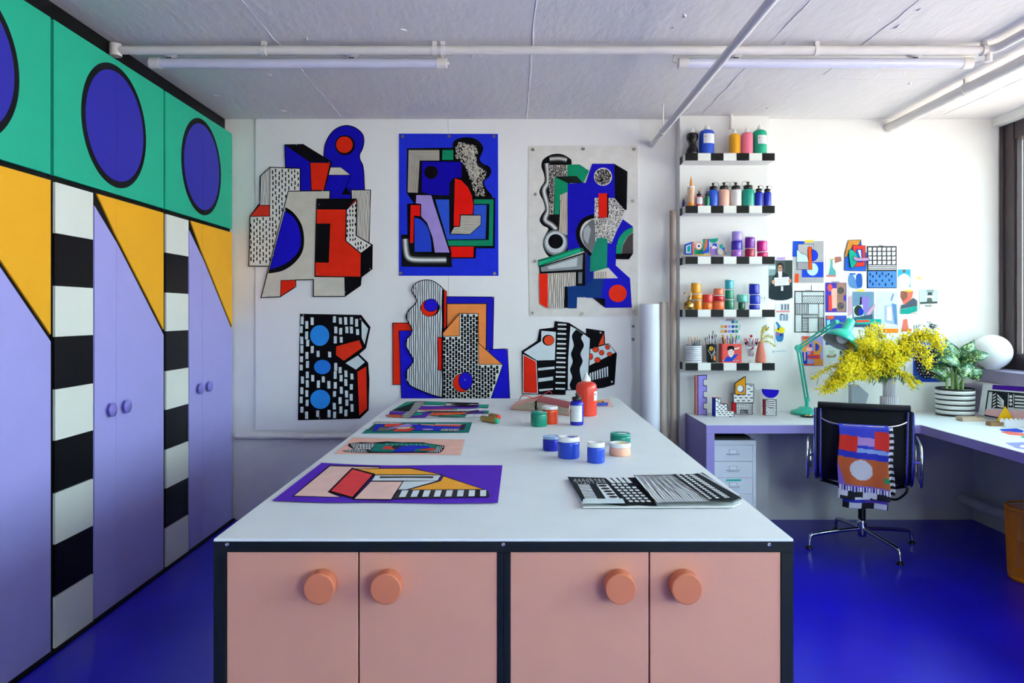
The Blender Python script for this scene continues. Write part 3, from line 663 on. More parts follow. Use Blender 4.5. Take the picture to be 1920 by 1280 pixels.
A.fill(circ(188, 312, 28, 38), '2c2420').fill(circ(187, 322, 20, 28), 'c79a7e').line([(172, 318), (204, 318)], 3, '201a18').fill(circ(179, 318, 6, 5, 10), '33302e').fill(circ(197, 318, 6, 5, 10), '33302e').line([(178, 337), (196, 337)], 3, '8a3a34')
A.fill([(138, 400), (262, 392), (265, 460), (142, 468)], 'dfe4e4').line([(150, 415), (250, 410)], 2.5, '9aa4a8').line([(150, 430), (252, 425)], 2.5, '9aa4a8').line([(152, 446), (240, 441)], 2.5, '9aa4a8')
A.fill(circ(132, 435, 14, 18, 12), 'c79a7e').fill(circ(268, 425, 13, 16, 12), 'c79a7e').rect(194, 470, 212, 508, 'd8dcdc').fill([(158, 232), (228, 230), (228, 250), (158, 252)], 'b49ad2').done()
A = card('print with blue shapes, orange bar and half discs, top left of the picture wall', 295, 97, 547, 442, 'b4b4b4')
A.stripes([(315, 97), (547, 97), (547, 442), (315, 442)], 9, 2, '8a8c8e').fill([(295, 97), (388, 97), (388, 230), (290, 225)], '2350c4')
A.rect(368, 270, 547, 396, '2048c8').fill([(335, 122), (465, 122), (465, 160), (415, 160), (415, 230), (360, 215), (335, 180)], 'b0aeac', 2.5)
A.fill([(325, 168), (345, 178), (362, 200), (400, 210), (415, 230), (425, 270), (425, 333), (325, 333)], 'c2ece8', 3).fill([(450, 166)]+circ(450, 215, 50, 49, 18, -90, 90)+[(450, 262)], '1d3ccc', 3).fill(circ(455, 330, 47, 52, 26), 'b8e4e6')
A.fill([(330, 270), (425, 270), (425, 333), (330, 333)], '9a9a9a', 3).fill([(417, 145), (447, 145), (452, 333), (425, 333)], 'e8501c', 3).fill([(310, 366), (342, 368), (340, 440), (308, 440)], 'e8501c').fill([(388, 90), (462, 88), (462, 105), (388, 107)], 'ecd23c').done()
A = card('small photo of a teal vase and red cup between the two larger prints', 565, 222, 697, 396, 'dfe6e4')
A.fill([(640, 228), (690, 225), (697, 262), (640, 280)], 'a86a62').fill([(605, 250), (622, 250), (622, 310), (648, 345), (650, 380), (585, 380), (600, 310)], '5aa8a4').fill([(595, 245), (640, 240), (640, 250), (595, 256)], 'c0b45a').fill([(570, 375), (650, 380), (645, 394), (570, 392)], 'd07c78').done()
A = Art('paper_cutout', 'folded paper cut-out of orange, red, teal and blue shapes beside the grid print', 'picture', C4, on_wall(D), GP, base=.004)
A.piece([(752, 90), (855, 86), (860, 135), (890, 140), (892, 190), (905, 200), (895, 345), (720, 340), (722, 200)], '2b62c8', edge=3)
A.fill([(752, 90), (855, 86), (835, 130), (785, 135), (752, 195), (728, 240), (720, 215)], 'cf8c3c', 3)
A.piece([(785, 130), (890, 135), (885, 305), (765, 312), (752, 180), (785, 180)], 'e23a34', edge=3).fill([(815, 165), (865, 165), (868, 270), (815, 270)], '2c58c0', 3).fill([(828, 170), (850, 168), (858, 235), (850, 245), (828, 180)], 'e8eaf0', 3)
A.piece(smooth([(752, 180), (785, 175), (815, 205), (825, 250), (800, 300), (768, 315)]), '18a88c', edge=3)
A.piece(smooth([(785, 225), (830, 240), (880, 235), (918, 238), (912, 258), (860, 262), (800, 258)]), 'a88ad0', edge=2.5).line(smooth([(790, 230), (840, 242), (910, 240)], False), 5, 'd89a3a').done()
A = card('large print with white squares above and a blue panel with black dabs below', 905, 138, 1152, 486, '3d3f42')
for r in range(4):
    for c in range(6): A.fill([(918+c*39, 150+r*37), (945+c*39+c*.5, 150+r*37), (944+c*39, 177+r*37), (917+c*39, 178+r*37)], 'f0f3f4')
for y in (301, 315, 329): A.rect(916, y-3, 1146, y+4, 'f0f3f4')
A.rect(912, 346, 1146, 480, '4c84dc')
A.dashes([(915, 348), (1144, 348), (1144, 478), (915, 478)], 26, 58, 13, 22, '2c3c48')
for k in range(3): A.line([(1000+k*13, 128), (1016+k*13, 142)], 4, '33363a')
A.done()
A = card('photo of a white-clad figure against a turquoise sky, right of the grid print', 1163, 330, 1267, 476, '3aa8cc')
A.fill(smooth([(1163, 400), (1200, 370), (1225, 368), (1262, 400), (1250, 476), (1170, 476)]), 'dfe4ea').fill(circ(1213, 345, 11, 15, 14), '7a5448').fill([(1205, 372), (1222, 372), (1240, 476), (1195, 476)], 'f2f2f4').done()
A = card('small white text card with a yellow dot, farthest right in its row', 1278, 405, 1395, 468, 'eef0f2')
A.fill(circ(1340, 403, 18, 12, 14), 'f0d862')
for y, a, b in ((425, 1305, 1380), (438, 1298, 1360), (450, 1290, 1388)): A.line([(a, y), (b, y)], 3.5, 'a9b4c4')
A.done()
A = card('small white card with grey lettering above the black line print', 445, 455, 545, 500, 'eef0f2')
for y in (468, 480): A.line([(490, y), (528, y)], 2.5, 'a8b0b4')
A.line([(447, 458), (447, 498)], 4, '3e4246').done()
A = card('black and white print of striped blocks in a dark outline', 306, 508, 553, 852, 'd2dcdc')
A.line([(309, 511), (550, 511), (550, 849), (309, 849)], 6, '2c2e30', True)
blk = [(312, 515, 368, 612, 0, 14, .9), (372, 515, 548, 550, 90, 12, .9), (372, 552, 548, 612, 35, 15, 4), (312, 615, 418, 700, 0, 14, 5), (420, 615, 505, 700, 90, 13, .9), (507, 615, 548, 730, 0, 13, .9), (312, 705, 368, 848, 0, 14, .9), (370, 705, 500, 730, 90, 9, 3), (370, 732, 418, 848, 90, 13, 5), (420, 732, 500, 848, 90, 13, .9), (503, 732, 548, 848, 0, 12, 5)]
for x0, y0, x1, y1, an, g, w in blk:
    q = [(x0, y0), (x1, y0), (x1, y1), (x0, y1)]; A.stripes(q, g, w, '2c2e30', ang=an, wob=.8).line(q, 3, '2c2e30', True)
for k in range(5): A.line([(396+k*12, 500), (408+k*12, 512)], 3.5, '33363a')
A.done()
A = card('purple print with red and peach arches and two dark dotted discs', 562, 440, 737, 685, '4a3ca8')
A.rect(655, 443, 732, 680, '9a7868').fill(circ(600, 482, 20, 32, 18), 'e85c4a').fill([(625, 487), (658, 487), (658, 650), (610, 655), (612, 500)], 'f2b8a4').fill([(588, 545), (615, 545), (618, 672), (588, 672)], 'e84c3c')
for y in (505, 632): A.fill(circ(688, y, 27, 28, 22), '45464a').speckle(circ(688, y, 24, 25, 16), 60, 3, '8a8a88')
A.fill([(712, 545), (732, 545), (732, 590), (712, 590)], '4a3ca8')
for k in range(6): A.line([(612+k*11, 427), (624+k*11, 440)], 3.5, '33363a')
A.done()
A = card('small photo with overlapping blue curved shapes', 754, 360, 868, 492, 'd5e0ea')
A.fill([(762, 362), (810, 362), (812, 375), (762, 376)], '2c62b8').fill(smooth([(756, 385), (790, 378), (818, 430), (835, 480), (820, 490), (760, 470)]), '5a88bc').fill(smooth([(820, 375), (862, 372), (866, 470), (830, 482), (815, 430)]), '2a5cae').done()
A = card('tall photo of purple and dark blue standing forms, partly behind the lamp head', 752, 512, 985, 812, 'dfe0ec')
A.rect(785, 515, 965, 808, '6b8ea8').fill([(860, 560), (922, 556), (918, 688), (860, 680)], '8a78c4').fill([(850, 560), (862, 556), (862, 640), (845, 640)], '181c30').fill([(790, 640), (870, 620), (880, 720), (800, 722)], 'cde0cc').fill(circ(835, 672, 36, 44, 20), '2c3a2c').fill(circ(856, 682, 22, 32, 18), '1c3ab8').fill([(900, 700), (975, 610), (975, 640), (915, 730)], 'c89ab4')
A.fill([(752, 560), (785, 540), (785, 700), (752, 720)], 'c9a8b8').fill([(800, 730), (950, 700), (960, 808), (800, 808)], '3f5c70').fill([(822, 498), (884, 498), (884, 514), (822, 514)], 'ecd23c').done()
A = card('teal paper strip with a red bar beneath the purple photo', 815, 742, 1023, 784, '1fa8a0', base=.004)
A.fill([(815, 752), (925, 748), (925, 766), (815, 770)], 'e0503a').done()
A = card('pale photo of white angular forms in a blue tint, centre of the picture wall', 988, 512, 1165, 812, 'c6d4e4')
A.fill([(1050, 630), (1115, 620), (1140, 790), (1050, 765)], '9fb6d2').fill([(1072, 640), (1108, 635), (1112, 755), (1072, 750)], 'eef2f4').fill([(1118, 530), (1132, 535), (1110, 600), (1100, 580)], '7890b0').fill([(1110, 610), (1150, 620), (1158, 790), (1135, 795)], '5c84b4').rect(1000, 785, 1150, 800, 'e8eef2').done()
A = card('photo in coral, charcoal and teal, right of the pale blue one', 1178, 508, 1326, 702, 'd9c4c4')
A.fill([(1185, 510), (1290, 510), (1280, 560), (1215, 620), (1182, 560)], '8a5a4c').fill(smooth([(1240, 510), (1285, 512), (1270, 580), (1225, 615), (1200, 600), (1240, 560)]), 'f0705c').fill([(1220, 618), (1290, 565), (1322, 590), (1322, 630), (1182, 660), (1190, 625)], '4c5a66').fill([(1182, 662), (1322, 630), (1322, 675), (1250, 700), (1182, 700)], '209a8c').fill([(1222, 500), (1280, 500), (1280, 514), (1222, 514)], 'ecd23c').done()
A = card('black and white photo of a stepped tower, farthest right on the wall', 1340, 495, 1493, 662, 'b9d4dc')
for q, c in (([(1398, 500), (1460, 500), (1460, 520), (1398, 520)], '8a9a9a'), ([(1410, 520), (1445, 520), (1448, 545), (1405, 545)], '3c4648'), ([(1395, 548), (1460, 548), (1460, 565), (1395, 565)], 'dfe6e6'), ([(1405, 566), (1440, 566), (1450, 600), (1400, 600)], '56605e'), ([(1345, 600), (1488, 595), (1488, 612), (1345, 618)], '4a5450'), ([(1345, 618), (1490, 612), (1490, 660), (1345, 660)], 'dde6e6'), ([(1385, 625), (1440, 622), (1440, 640), (1385, 640)], '8a9490')): A.fill(q, c)
A.done()
A = card('small striped photo with grey and red bars below the portrait photo', 150, 615, 265, 757, 'e0e4e6')
for x in (195, 222, 245): A.rect(x, 617, x+17, 668, '74828c').rect(x-12, 700, x+8, 755, '8496a6')
A.rect(155, 672, 265, 686, 'd88a86').rect(195, 698, 210, 708, '283848').done()
A = Art('paper_cutout', 'small cut-out of a blue bird-headed vase with yellow flowers, beside the terracotta vase', 'picture', C4, on_wall(D), GP, base=.003)
A.piece([(145, 770), (160, 762), (185, 785), (205, 795), (228, 825), (218, 870), (205, 930), (210, 940), (142, 938), (150, 880), (145, 830)], 'd6e8d8', t=.0008).fill(smooth([(150, 770), (165, 766), (190, 800), (215, 850), (208, 920), (162, 925), (150, 870), (165, 810)]), '3c7cb4').fill(smooth([(140, 830), (170, 820), (200, 808), (228, 830), (205, 858), (170, 850)]), 'ecd22c').fill(circ(165, 865, 16, 14, 14), '9c6a9c').fill(circ(195, 872, 14, 14, 14), '2c4a8c').fill([(165, 815), (178, 812), (180, 830), (168, 835)], '2a4a30').done()
A = card('purple and orange print half hidden by the lamp head', 564, 712, 737, 955, '3c54b0')
A.fill(smooth([(578, 718), (625, 714), (632, 735), (600, 745), (575, 738)]), 'e0603c').rect(575, 750, 600, 850, '8adce4').rect(640, 745, 700, 850, '2c44b4').done()
A = card('small photo of a red stepped tower', 1180, 735, 1278, 850, 'e4d8d8')
A.fill([(1205, 745), (1240, 740), (1245, 790), (1255, 825), (1272, 840), (1190, 845), (1198, 790)], 'd8766a').rect(1190, 822, 1274, 845, 'd07a3c').done()
A = card('black and white scribble print above the right end of the yellow blossom', 1305, 772, 1518, 905, 'dfe4e4')
R2 = random.Random(9)
for _ in range(46):
    x, y = R2.uniform(1315, 1490), R2.uniform(780, 885); dx_, dy_ = R2.choice([(22, 0), (0, 18), (14, 12), (-12, 14)])
    A.line([(x, y), (x+dx_, y+dy_), (x+dx_+R2.choice([0, 10]), y+dy_+R2.choice([8, 0]))], 4.5, '34383a')
for k in range(3): A.line([(1398+k*12, 760), (1410+k*12, 773)], 3.5, '33363a')
A.done()
A = card('orange and purple print with letter-like shapes, lowest left on the picture wall', 367, 882, 544, 1130, '9c96cc')
A.rect(372, 885, 430, 1010, 'e8806a').rect(372, 884, 430, 905, 'ec6040').fill([(468, 925)]+circ(470, 985, 62, 62, 18, -90, 90)+[(468, 1045)], 'e29a38').fill([(478, 945)]+circ(480, 975, 32, 33, 14, -90, 90)+[(478, 1008)], '2c44b8').rect(428, 948, 450, 975, '3040b0').rect(405, 975, 450, 1005, 'f0b4b0').rect(375, 910, 400, 1010, 'e8a040')
A.rect(370, 1015, 412, 1115, '2a3cae').rect(385, 1015, 398, 1085, 'e6b0b4').rect(415, 1035, 520, 1072, 'ec4a2c').rect(412, 1050, 500, 1058, '2a3cae').rect(470, 1072, 540, 1125, 'e09440').rect(370, 1112, 470, 1124, 'e8502c').rect(440, 1005, 462, 1040, 'ec4a2c').done()
A = card('small pale photo of a basket-like boat beneath the lamp', 555, 970, 670, 1086, 'd8e8e4')
A.fill([(568, 1040), (655, 1030), (645, 1058), (580, 1062)], '9c8c6c').fill([(590, 1000), (640, 1000), (632, 1045), (596, 1045)], 'c2d2c2').done()
A = card('dark blue patterned picture mostly hidden behind the blossom', 682, 1005, 850, 1180, '24506c')
A.speckle([(684, 1010), (848, 1010), (848, 1178), (684, 1178)], 160, 12, 'c4d4dc').done()
A = card('pastel photo of blue and pink towers above the blossom', 1110, 885, 1245, 980, 'e2e8ec')
A.rect(1140, 890, 1165, 975, 'b8d8e4').rect(1168, 925, 1192, 975, '4c94bc').fill([(1195, 975), (1215, 895), (1232, 975)], 'e8b4a8').fill([(1172, 862), (1238, 862), (1238, 880), (1172, 880)], 'ece08a').done()
A = card('orange torn paper piece under the pale blue photo', 1040, 820, 1166, 856, 'ec8a2c'); A.done()
A = card('blue print with a large dark beaded disc behind the leafy plant', 1288, 928, 1525, 1262, '2a48ae')
A.fill(circ(1405, 1085, 100, 150, 30), '1c2434').fill(smooth([(1370, 930), (1420, 925), (1450, 960), (1400, 990), (1365, 960)]), '3c68c8')
for r in range(12):
    for c in range(8):
        x, y = 1322+c*24+(r % 2)*12, 955+r*24
        if inside((x, y), circ(1405, 1085, 95, 145, 20)): A.fill(circ(x, y, 5, 6, 7), 'd8dce0' if (r+c) % 3 else 'e06a5c')
A.done()
A = card('thin typed strip of paper beside the terracotta vase', 120, 996, 243, 1022, 'dfe8ea'); A.line([(150, 1008), (238, 1004)], 4, 'a4b2b8').rect(124, 1002, 142, 1018, 'b0bcc0').done()
A = card('small blue print beside the dark bloom, behind the blossom', 865, 930, 925, 1010, '2a48ae'); A.done()
A = card('orange leaf-shaped paper low behind the blossom', 868, 1130, 925, 1172, 'd88a2a'); A.done()

# colour chart on the pilaster
A = Art('colour_chart', 'white card of twelve colour squares on the pilaster above the red tin', 'picture', (1250, 590, 6.096), on_wall(5.17), None, base=.001)
A.piece([(605, 60), (850, 62), (850, 215), (605, 212)], 'e6ecee', t=.0006)
cc = [['', '', '', '2c62a8', '5cb0a4'], ['e8b82c', 'f0705c', 'a4aee8', '2440b8', '1ca082'], ['e8b82c', 'f0705c', '8aa0e0', '2440b8', '1c9070']]
for r in range(3):
    for c in range(5):
        if cc[r][c]: A.fill([(617+c*41, 66+r*54), (649+c*41, 66+r*54), (649+c*41, 96+r*54), (617+c*41, 96+r*54)], cc[r][c])
A.line([(838, 110), (835, 175)], 5, '34806c')
for k in range(7): A.line([(676+k*15, 70), (690+k*15, 45)], 6, '22262a')
A.done()

# ---------------------------------------------------------------- sheets and sketches lying on the work table
GT = 'painted sheets laid out on the work table'
TS = (600, 730, 5.333)
A = Art('painting_sheet', 'white sheet with purple, green and orange stripes, farthest of the row on the table', 'drawing', TS, on_level(TT), GT, base=.001)
A.piece([(815, 95), (1752, 112), (1722, 302), (598, 285)], 'e4e6ea', t=.0007)
A.fill([(960, 120), (1062, 120), (900, 290), (800, 285)], 'a6a8a4', 4).stripes([(960, 120), (1062, 120), (900, 290), (800, 285)], 26, 2.5, ang=90)
A.fill([(960, 120), (860, 130), (715, 215), (880, 160)], '1a9a80', 3).fill([(952, 128), (890, 222), (712, 216)], '0c1c1a').fill([(700, 222), (870, 224), (800, 270), (690, 262)], '5a2aa8', 3).fill(smooth([(660, 262), (760, 255), (830, 268), (800, 284), (690, 280)]), 'e0603c', 3)
A.fill([(1060, 124), (1265, 132), (1255, 158), (1030, 158)], '1a9a80', 3).fill([(1265, 130), (1590, 138), (1585, 155), (1510, 150), (1265, 142)], BK).fill([(1262, 142), (1512, 150), (1505, 180), (1255, 168)], 'd0d4d4', 3).fill(circ(1405, 155, 100, 9, 24), BK)
A.fill([(1020, 175), (1590, 182), (1600, 160), (1515, 158), (1500, 182)], '5a2aa8').fill([(1020, 172), (1560, 180), (1590, 192), (1320, 205), (980, 205)], '5c2ab0', 3).fill([(1590, 158), (1685, 160), (1678, 192), (1588, 188)], '1a9a80', 3)
A.fill([(975, 208), (1320, 200), (1360, 212), (1020, 218)], 'e0503c').fill([(1320, 192), (1380, 195), (1372, 208), (1325, 206)], '1a9a80', 3).fill([(1000, 215), (1500, 222), (1590, 212), (1590, 236), (1100, 236)], BK).stripes([(1020, 212), (1370, 212), (1370, 226), (1010, 226)], 14, 6, 'e4e6ea').stripes([(1375, 200), (1495, 200), (1485, 228), (1370, 226)], 12, 6, 'e4e6ea')
A.fill([(960, 235), (1120, 235), (1050, 290), (905, 288)], '5a2aa8', 3).fill([(965, 238), (1028, 240), (1020, 268), (920, 270)], '1a9a80', 3).fill([(1140, 238), (1480, 238), (1390, 268), (1095, 270)], 'e8663c', 3).fill([(1480, 238), (1640, 222), (1632, 246), (1440, 250)], '5a2aa8', 3).fill([(1635, 222), (1688, 224), (1680, 248), (1630, 246)], '1a9a80', 3).fill([(1190, 274), (1390, 264), (1462, 262), (1450, 284), (1180, 280)], '1a9a80', 3).line([(1545, 262), (1540, 288)], 3).line([(1060, 288), (1700, 292)], 3).done()
A = Art('painting_sheet', 'teal-bordered painted sheet, second from the far end of the table', 'drawing', TS, on_level(TT), GT, base=.001)
A.piece([(540, 330), (1522, 330), (1488, 434), (418, 442)], '167c74', t=.0007)
A.fill([(575, 322), (820, 330), (800, 345), (545, 345), (480, 400), (430, 400)], 'dfe4e4').stripes([(560, 322), (820, 330), (812, 342), (545, 342)], 12, 6, '1c2224').stripes([(545, 345), (590, 345), (520, 410), (470, 410)], 14, 6, '1c2224', ang=90)
A.fill([(560, 352), (670, 352), (700, 420), (525, 425)], '1f24c0', 3).fill([(650, 350), (850, 345), (760, 375), (640, 378)], 'e84a3c', 3).fill([(600, 380), (720, 385), (700, 420), (560, 422)], '6a6a6c', 3).fill([(870, 345), (990, 350), (960, 372), (720, 400), (660, 400)], 'a890d8', 3).fill([(760, 395), (960, 390), (900, 428), (720, 425)], 'e04438', 3).fill([(780, 382), (900, 380), (915, 392), (850, 404), (760, 402)], 'f0c4b4', 3)
A.fill([(900, 358), (1420, 360), (1395, 405), (1180, 420), (930, 418), (960, 385)], '2028c8', 3).fill([(1000, 350), (1140, 356), (1150, 374), (1010, 362)], 'd4a090', 3).fill([(1140, 352), (1420, 352), (1400, 382), (1150, 374)], 'd85448', 3).stripes([(1150, 350), (1425, 352), (1420, 364), (1150, 362)], 14, 7, 'e4e6e6').fill(circ(1078, 408, 62, 11, 22), 'a890d8', 3).fill([(1215, 402), (1395, 402), (1385, 428), (1205, 426)], BK).stripes([(1215, 402), (1395, 402), (1385, 426), (1205, 424)], 13, 6, 'e4e6e6').fill([(1425, 358), (1460, 356), (1440, 410), (1400, 410)], '3a2440').done()
A = Art('painting_sheet', 'pink sheet with a teal and blue patterned figure, second from the front on the left', 'drawing', TS, on_level(TT), GT, base=.001)
A.piece([(328, 483), (1448, 503), (1408, 656), (140, 646)], 'ecb8a8', t=.0007)
A.fill([(285, 545), (400, 530), (520, 535), (670, 522), (820, 532), (880, 530), (1030, 532), (1100, 545), (1245, 565), (1240, 600), (1200, 640), (480, 640), (260, 632), (220, 615), (330, 600), (280, 570)], BK)
A.stripes([(300, 545), (390, 540), (480, 635), (260, 628), (235, 612), (340, 600)], 16, 7, 'e4e8e8', ang=20).fill([(400, 545), (555, 545), (500, 608), (375, 600)], 'dfe4e4').stripes([(400, 545), (555, 545), (500, 608), (375, 600)], 30, 7).stripes([(400, 545), (555, 545), (500, 608), (375, 600)], 16, 5, ang=90)
A.fill([(560, 545), (640, 550), (660, 538), (820, 540), (1080, 548), (1200, 570), (1180, 600), (1120, 625), (640, 630), (500, 622)], '137c70').dashes([(660, 550), (1080, 550), (1080, 566), (660, 564)], 24, 30, 9, 6, 'e8ece8').fill([(650, 572), (780, 575), (740, 605), (620, 600)], 'e43c34').fill(smooth([(720, 575), (800, 565), (860, 578), (830, 600), (750, 604)]), '2a2a2e').fill([(800, 578), (900, 565), (1080, 570), (1110, 590), (960, 600), (940, 628), (720, 632), (760, 608)], '2028c0').fill([(1010, 605), (1150, 588), (1140, 618), (990, 616)], 'e8402c', 3).stripes([(1180, 575), (1240, 570), (1200, 636), (1060, 636), (1150, 610)], 18, 8, 'e4e8e8', ang=-10).done()
A = Art('painting_sheet', 'large purple sheet with orange, pink and red blocks, nearest on the left of the table', 'drawing', (490, 860, 4.085), on_level(TT), GT, base=.003)
A.piece([(462, 37)]+smooth([(462, 37), (700, 50), (1000, 58), (1400, 55), (1847, 57)], False)+smooth([(1812, 344), (1400, 348), (900, 340), (500, 342), (85, 328)], False), '5a2cb8', t=.0008, name='paper_sheet')
A.fill([(525, 60), (905, 70), (905, 85), (690, 90), (515, 262), (610, 304), (242, 296)], 'eec4b8', 9)
A.fill([(710, 85), (1140, 80), (1390, 132), (870, 133)], 'f8ac3c', 8).fill([(872, 133), (1380, 132), (1350, 180), (838, 182)], 'd8dfe2', 7).fill([(910, 144), (1318, 144), (1315, 158), (1100, 156), (904, 158)], '2c2c32')
A.fill([(838, 182), (1088, 182), (995, 325), (705, 322)], 'eec4b8', 9).fill([(1088, 182), (1345, 180), (1110, 250), (1045, 250)], 'd8dfe2', 6).fill([(1395, 142), (1700, 246), (1130, 250), (1372, 180)], 'f8ac3c', 7).fill([(696, 86), (862, 130), (700, 312), (522, 262)], 'e84448', 12)
A.fill([(1050, 250), (1712, 245), (1740, 262), (1748, 306), (1000, 322)], '2e2c34')
for k in range(8):
    x = 1078+k*85.5; w_ = 50-k*.6; sl = 25-k*3.4
    A.fill([(x, 256), (x+w_, 255), (x+w_-sl, 306-k*.6), (x-sl, 307-k*.6)], 'd8e0e4')
A.done()
A = Art('sketchbook', 'open folded black and white patterned booklet at the right front of the table', 'book', (1040, 880, 5.053), on_level(TT), None, base=.003)
A.piece([(150, 110), (800, 105), (1400, 95), (1760, 338), (1690, 370), (960, 374), (270, 374)], 'dfe4e6', 'page_block', t=.003)
A.piece([(122, 92), (500, 104), (805, 98), (970, 370), (800, 362), (640, 368), (262, 330)], '20262c', 'left_page', t=.001)
for x0 in range(8): A.dashes([(165+x0*38, 108), (195+x0*38, 108), (235+x0*38, 165), (205+x0*38, 165)], 13, 14, 8, 7, 'dfe4e6', ang=-32) if x0 < 8 else None
A.fill([(218, 168), (325, 166), (410, 314), (292, 316)], 'dfe4e6').stripes([(218, 168), (325, 166), (410, 314), (292, 316)], 14, 5, '20262c', ang=88)
A.fill([(395, 170), (500, 168), (618, 310), (490, 314)], 'dfe4e6')
for k in range(5): A.fill(circ(455+k*25, 184+k*27, 44, 10, 14), '20262c')
for k in range(4): A.fill([(478+k*58, 108), (515+k*58, 108), (580+k*52, 158), (540+k*52, 160)], 'dfe4e6')
for r in range(7):
    for c in range(6):
        x, y = 535+c*56+r*27, 170+r*28
        if x < 700+r*36: A.fill([(x, y), (x+36, y-1), (x+50, y+15), (x+14, y+16)], 'dfe4e6')
A.fill([(270, 326), (645, 320), (668, 368), (262, 372)], 'cfdde0')
A.piece([(750, 106), (1120, 100), (1300, 100), (1400, 84), (1770, 334), (1690, 366), (1500, 362), (1200, 366), (965, 374)], 'e4e8ea', 'right_page', t=.001, edge=6)
for k in range(22):
    x = 775+k*17; x2 = 975+k*23
    A.line(smooth([(x, 104), (x+75+k*1.5, 190+(k % 3)*8), (x2-70, 300-(k % 4)*6), (x2, 368)], False, 4), 4.5, '20262c')
A.fill([(1118, 100), (1300, 100), (1400, 84), (1770, 334), (1690, 366), (1480, 362)], '23292f')
for r, (a, b) in enumerate((((1150, 104), (1470, 356)), ((1200, 104), (1540, 356)), ((1250, 104), (1620, 356)), ((1335, 96), (1735, 340)))):
    nn = (15, 14, 16, 22)[r]; w_ = (30, 34, 52, 34)[r]
    for k in range(nn):
        t = k/nn; x = a[0]+(b[0]-a[0])*t; y = a[1]+(b[1]-a[1])*t; h_ = (b[1]-a[1])/nn*.62
        A.fill([(x, y), (x+w_, y-1), (x+w_+12, y+h_-1), (x+12, y+h_)], 'e4e8ea')
A.done()
A = Art('colour_card', 'peach and blue cards with a yellow strip, at the far right corner of the table', 'card', (880, 690, 5.647), on_level(TT), None, base=.001)
A.piece([(1330, 335), (1480, 325), (1530, 412), (1330, 410)], 'f0c8b4', t=.0006).piece([(1330, 372), (1470, 368), (1468, 405), (1330, 410)], '5a68d0', t=.0006).fill([(1350, 350), (1420, 350), (1420, 366), (1350, 370)], 'f0a02c').fill(circ(1415, 362, 12, 7, 12), BK).done()
# ---------------------------------------------------------------- paint jars and bottles
mat('lid_white', 'e8e8e6', .4, var=.03); mat('label_white', 'e4e8ea', .6, var=.02)
def jar(cx, cy, z0, r, h, body, lid, label, group, lid_h=.012, top_lip=True, splash=None):
    root = thing('paint_jar', label, 'jar', (cx, cy, z0), group)
    hb = h-lid_h; m = plas(body, .22)
    MB().lathe(cx, cy, z0, [(r*.90, 0), (r*.97, .002), (r, .006), (r, hb-.008), (r*.985, hb-.004), (r*.93, hb), (r*.9, hb)], m, 36).build('body', root)
    ml = 'lid_white' if lid == 'w' else plas(lid, .35)
    MB().lathe(cx, cy, z0+hb+.0004, [(r*.97, 0), (r*.99, .001), (r*.99, lid_h-.003), (r*.95, lid_h-.001), (r*.90, lid_h-.001), (r*.88, lid_h-.002), (.0001, lid_h-.002)], ml, 36, flute=.004 if lid == 'w' else 0, nfl=36).build('lid', root)
    if splash:
        rr = random.Random(int(cx*1000)); q = circ(0, 0, r*.42, n=11); q = [(cx+x*rr.uniform(.5, 1.4)+r*.2, cy+y*rr.uniform(.5, 1.4), z0+h-.0018) for x, y in q]
        MB().prism(q, (0, 0, .0006), plas(splash, .4)).build('paint_blot', root)
    return root
def on_table(px, w, pyb, pyt):     # tangent silhouettes on the level table top -> centre, radius, height
    df = dplane(pyb, TT); r = (w/2)*df/F; cy = df+r; r = (w/2)*cy/F
    z = HC-(pyt-588)*(cy+r*.6)/F
    return X(px, cy), cy, r, z-TT
GJ = 'paint jars on the work table'
for px, w, pb, pt, bc, lc, lb, lh, sp in (
    (1010.5, 31, 800.5, 769.5, '15876e', '148a72', 'green paint jar with green lid, in front of the red jar', .010, 'dfe6e2'),
    (1031, 30, 796, 759.5, 'e2431c', 'w', 'orange-red paint jar with white lid beside the green jar', .016, None),
    (1034, 32.5, 846.5, 815, '1f2ab4', '8cb0dc', 'dark blue paint jar half hidden behind the larger blue jar', .012, 'dfe4ea'),
    (1066.2, 40.5, 861.5, 815.5, '2347c4', 'w', 'largest blue paint jar with paint-blotted white lid, in the middle of the table', .019, '2347c4'),
    (1117.5, 33, 869.5, 826, '2a50cc', 'w', 'blue paint jar with clean white lid standing nearest the viewer', .018, None),
    (1163, 38, 835.5, 809.5, '16806c', '15907c', 'flat dark green jar standing behind the pale peach jar', .010, 'dfe8e4'),
    (1162.3, 40.3, 856.5, 827, 'eeb49c', 'w', 'low peach paint jar with yellow-spotted white lid', .017, 'e8d45c')):
    cx, cy, r, h = on_table(px, w, pb, pt); jar(cx, cy, TT, r, h, bc, lc, lb, GJ, lh, splash=sp)

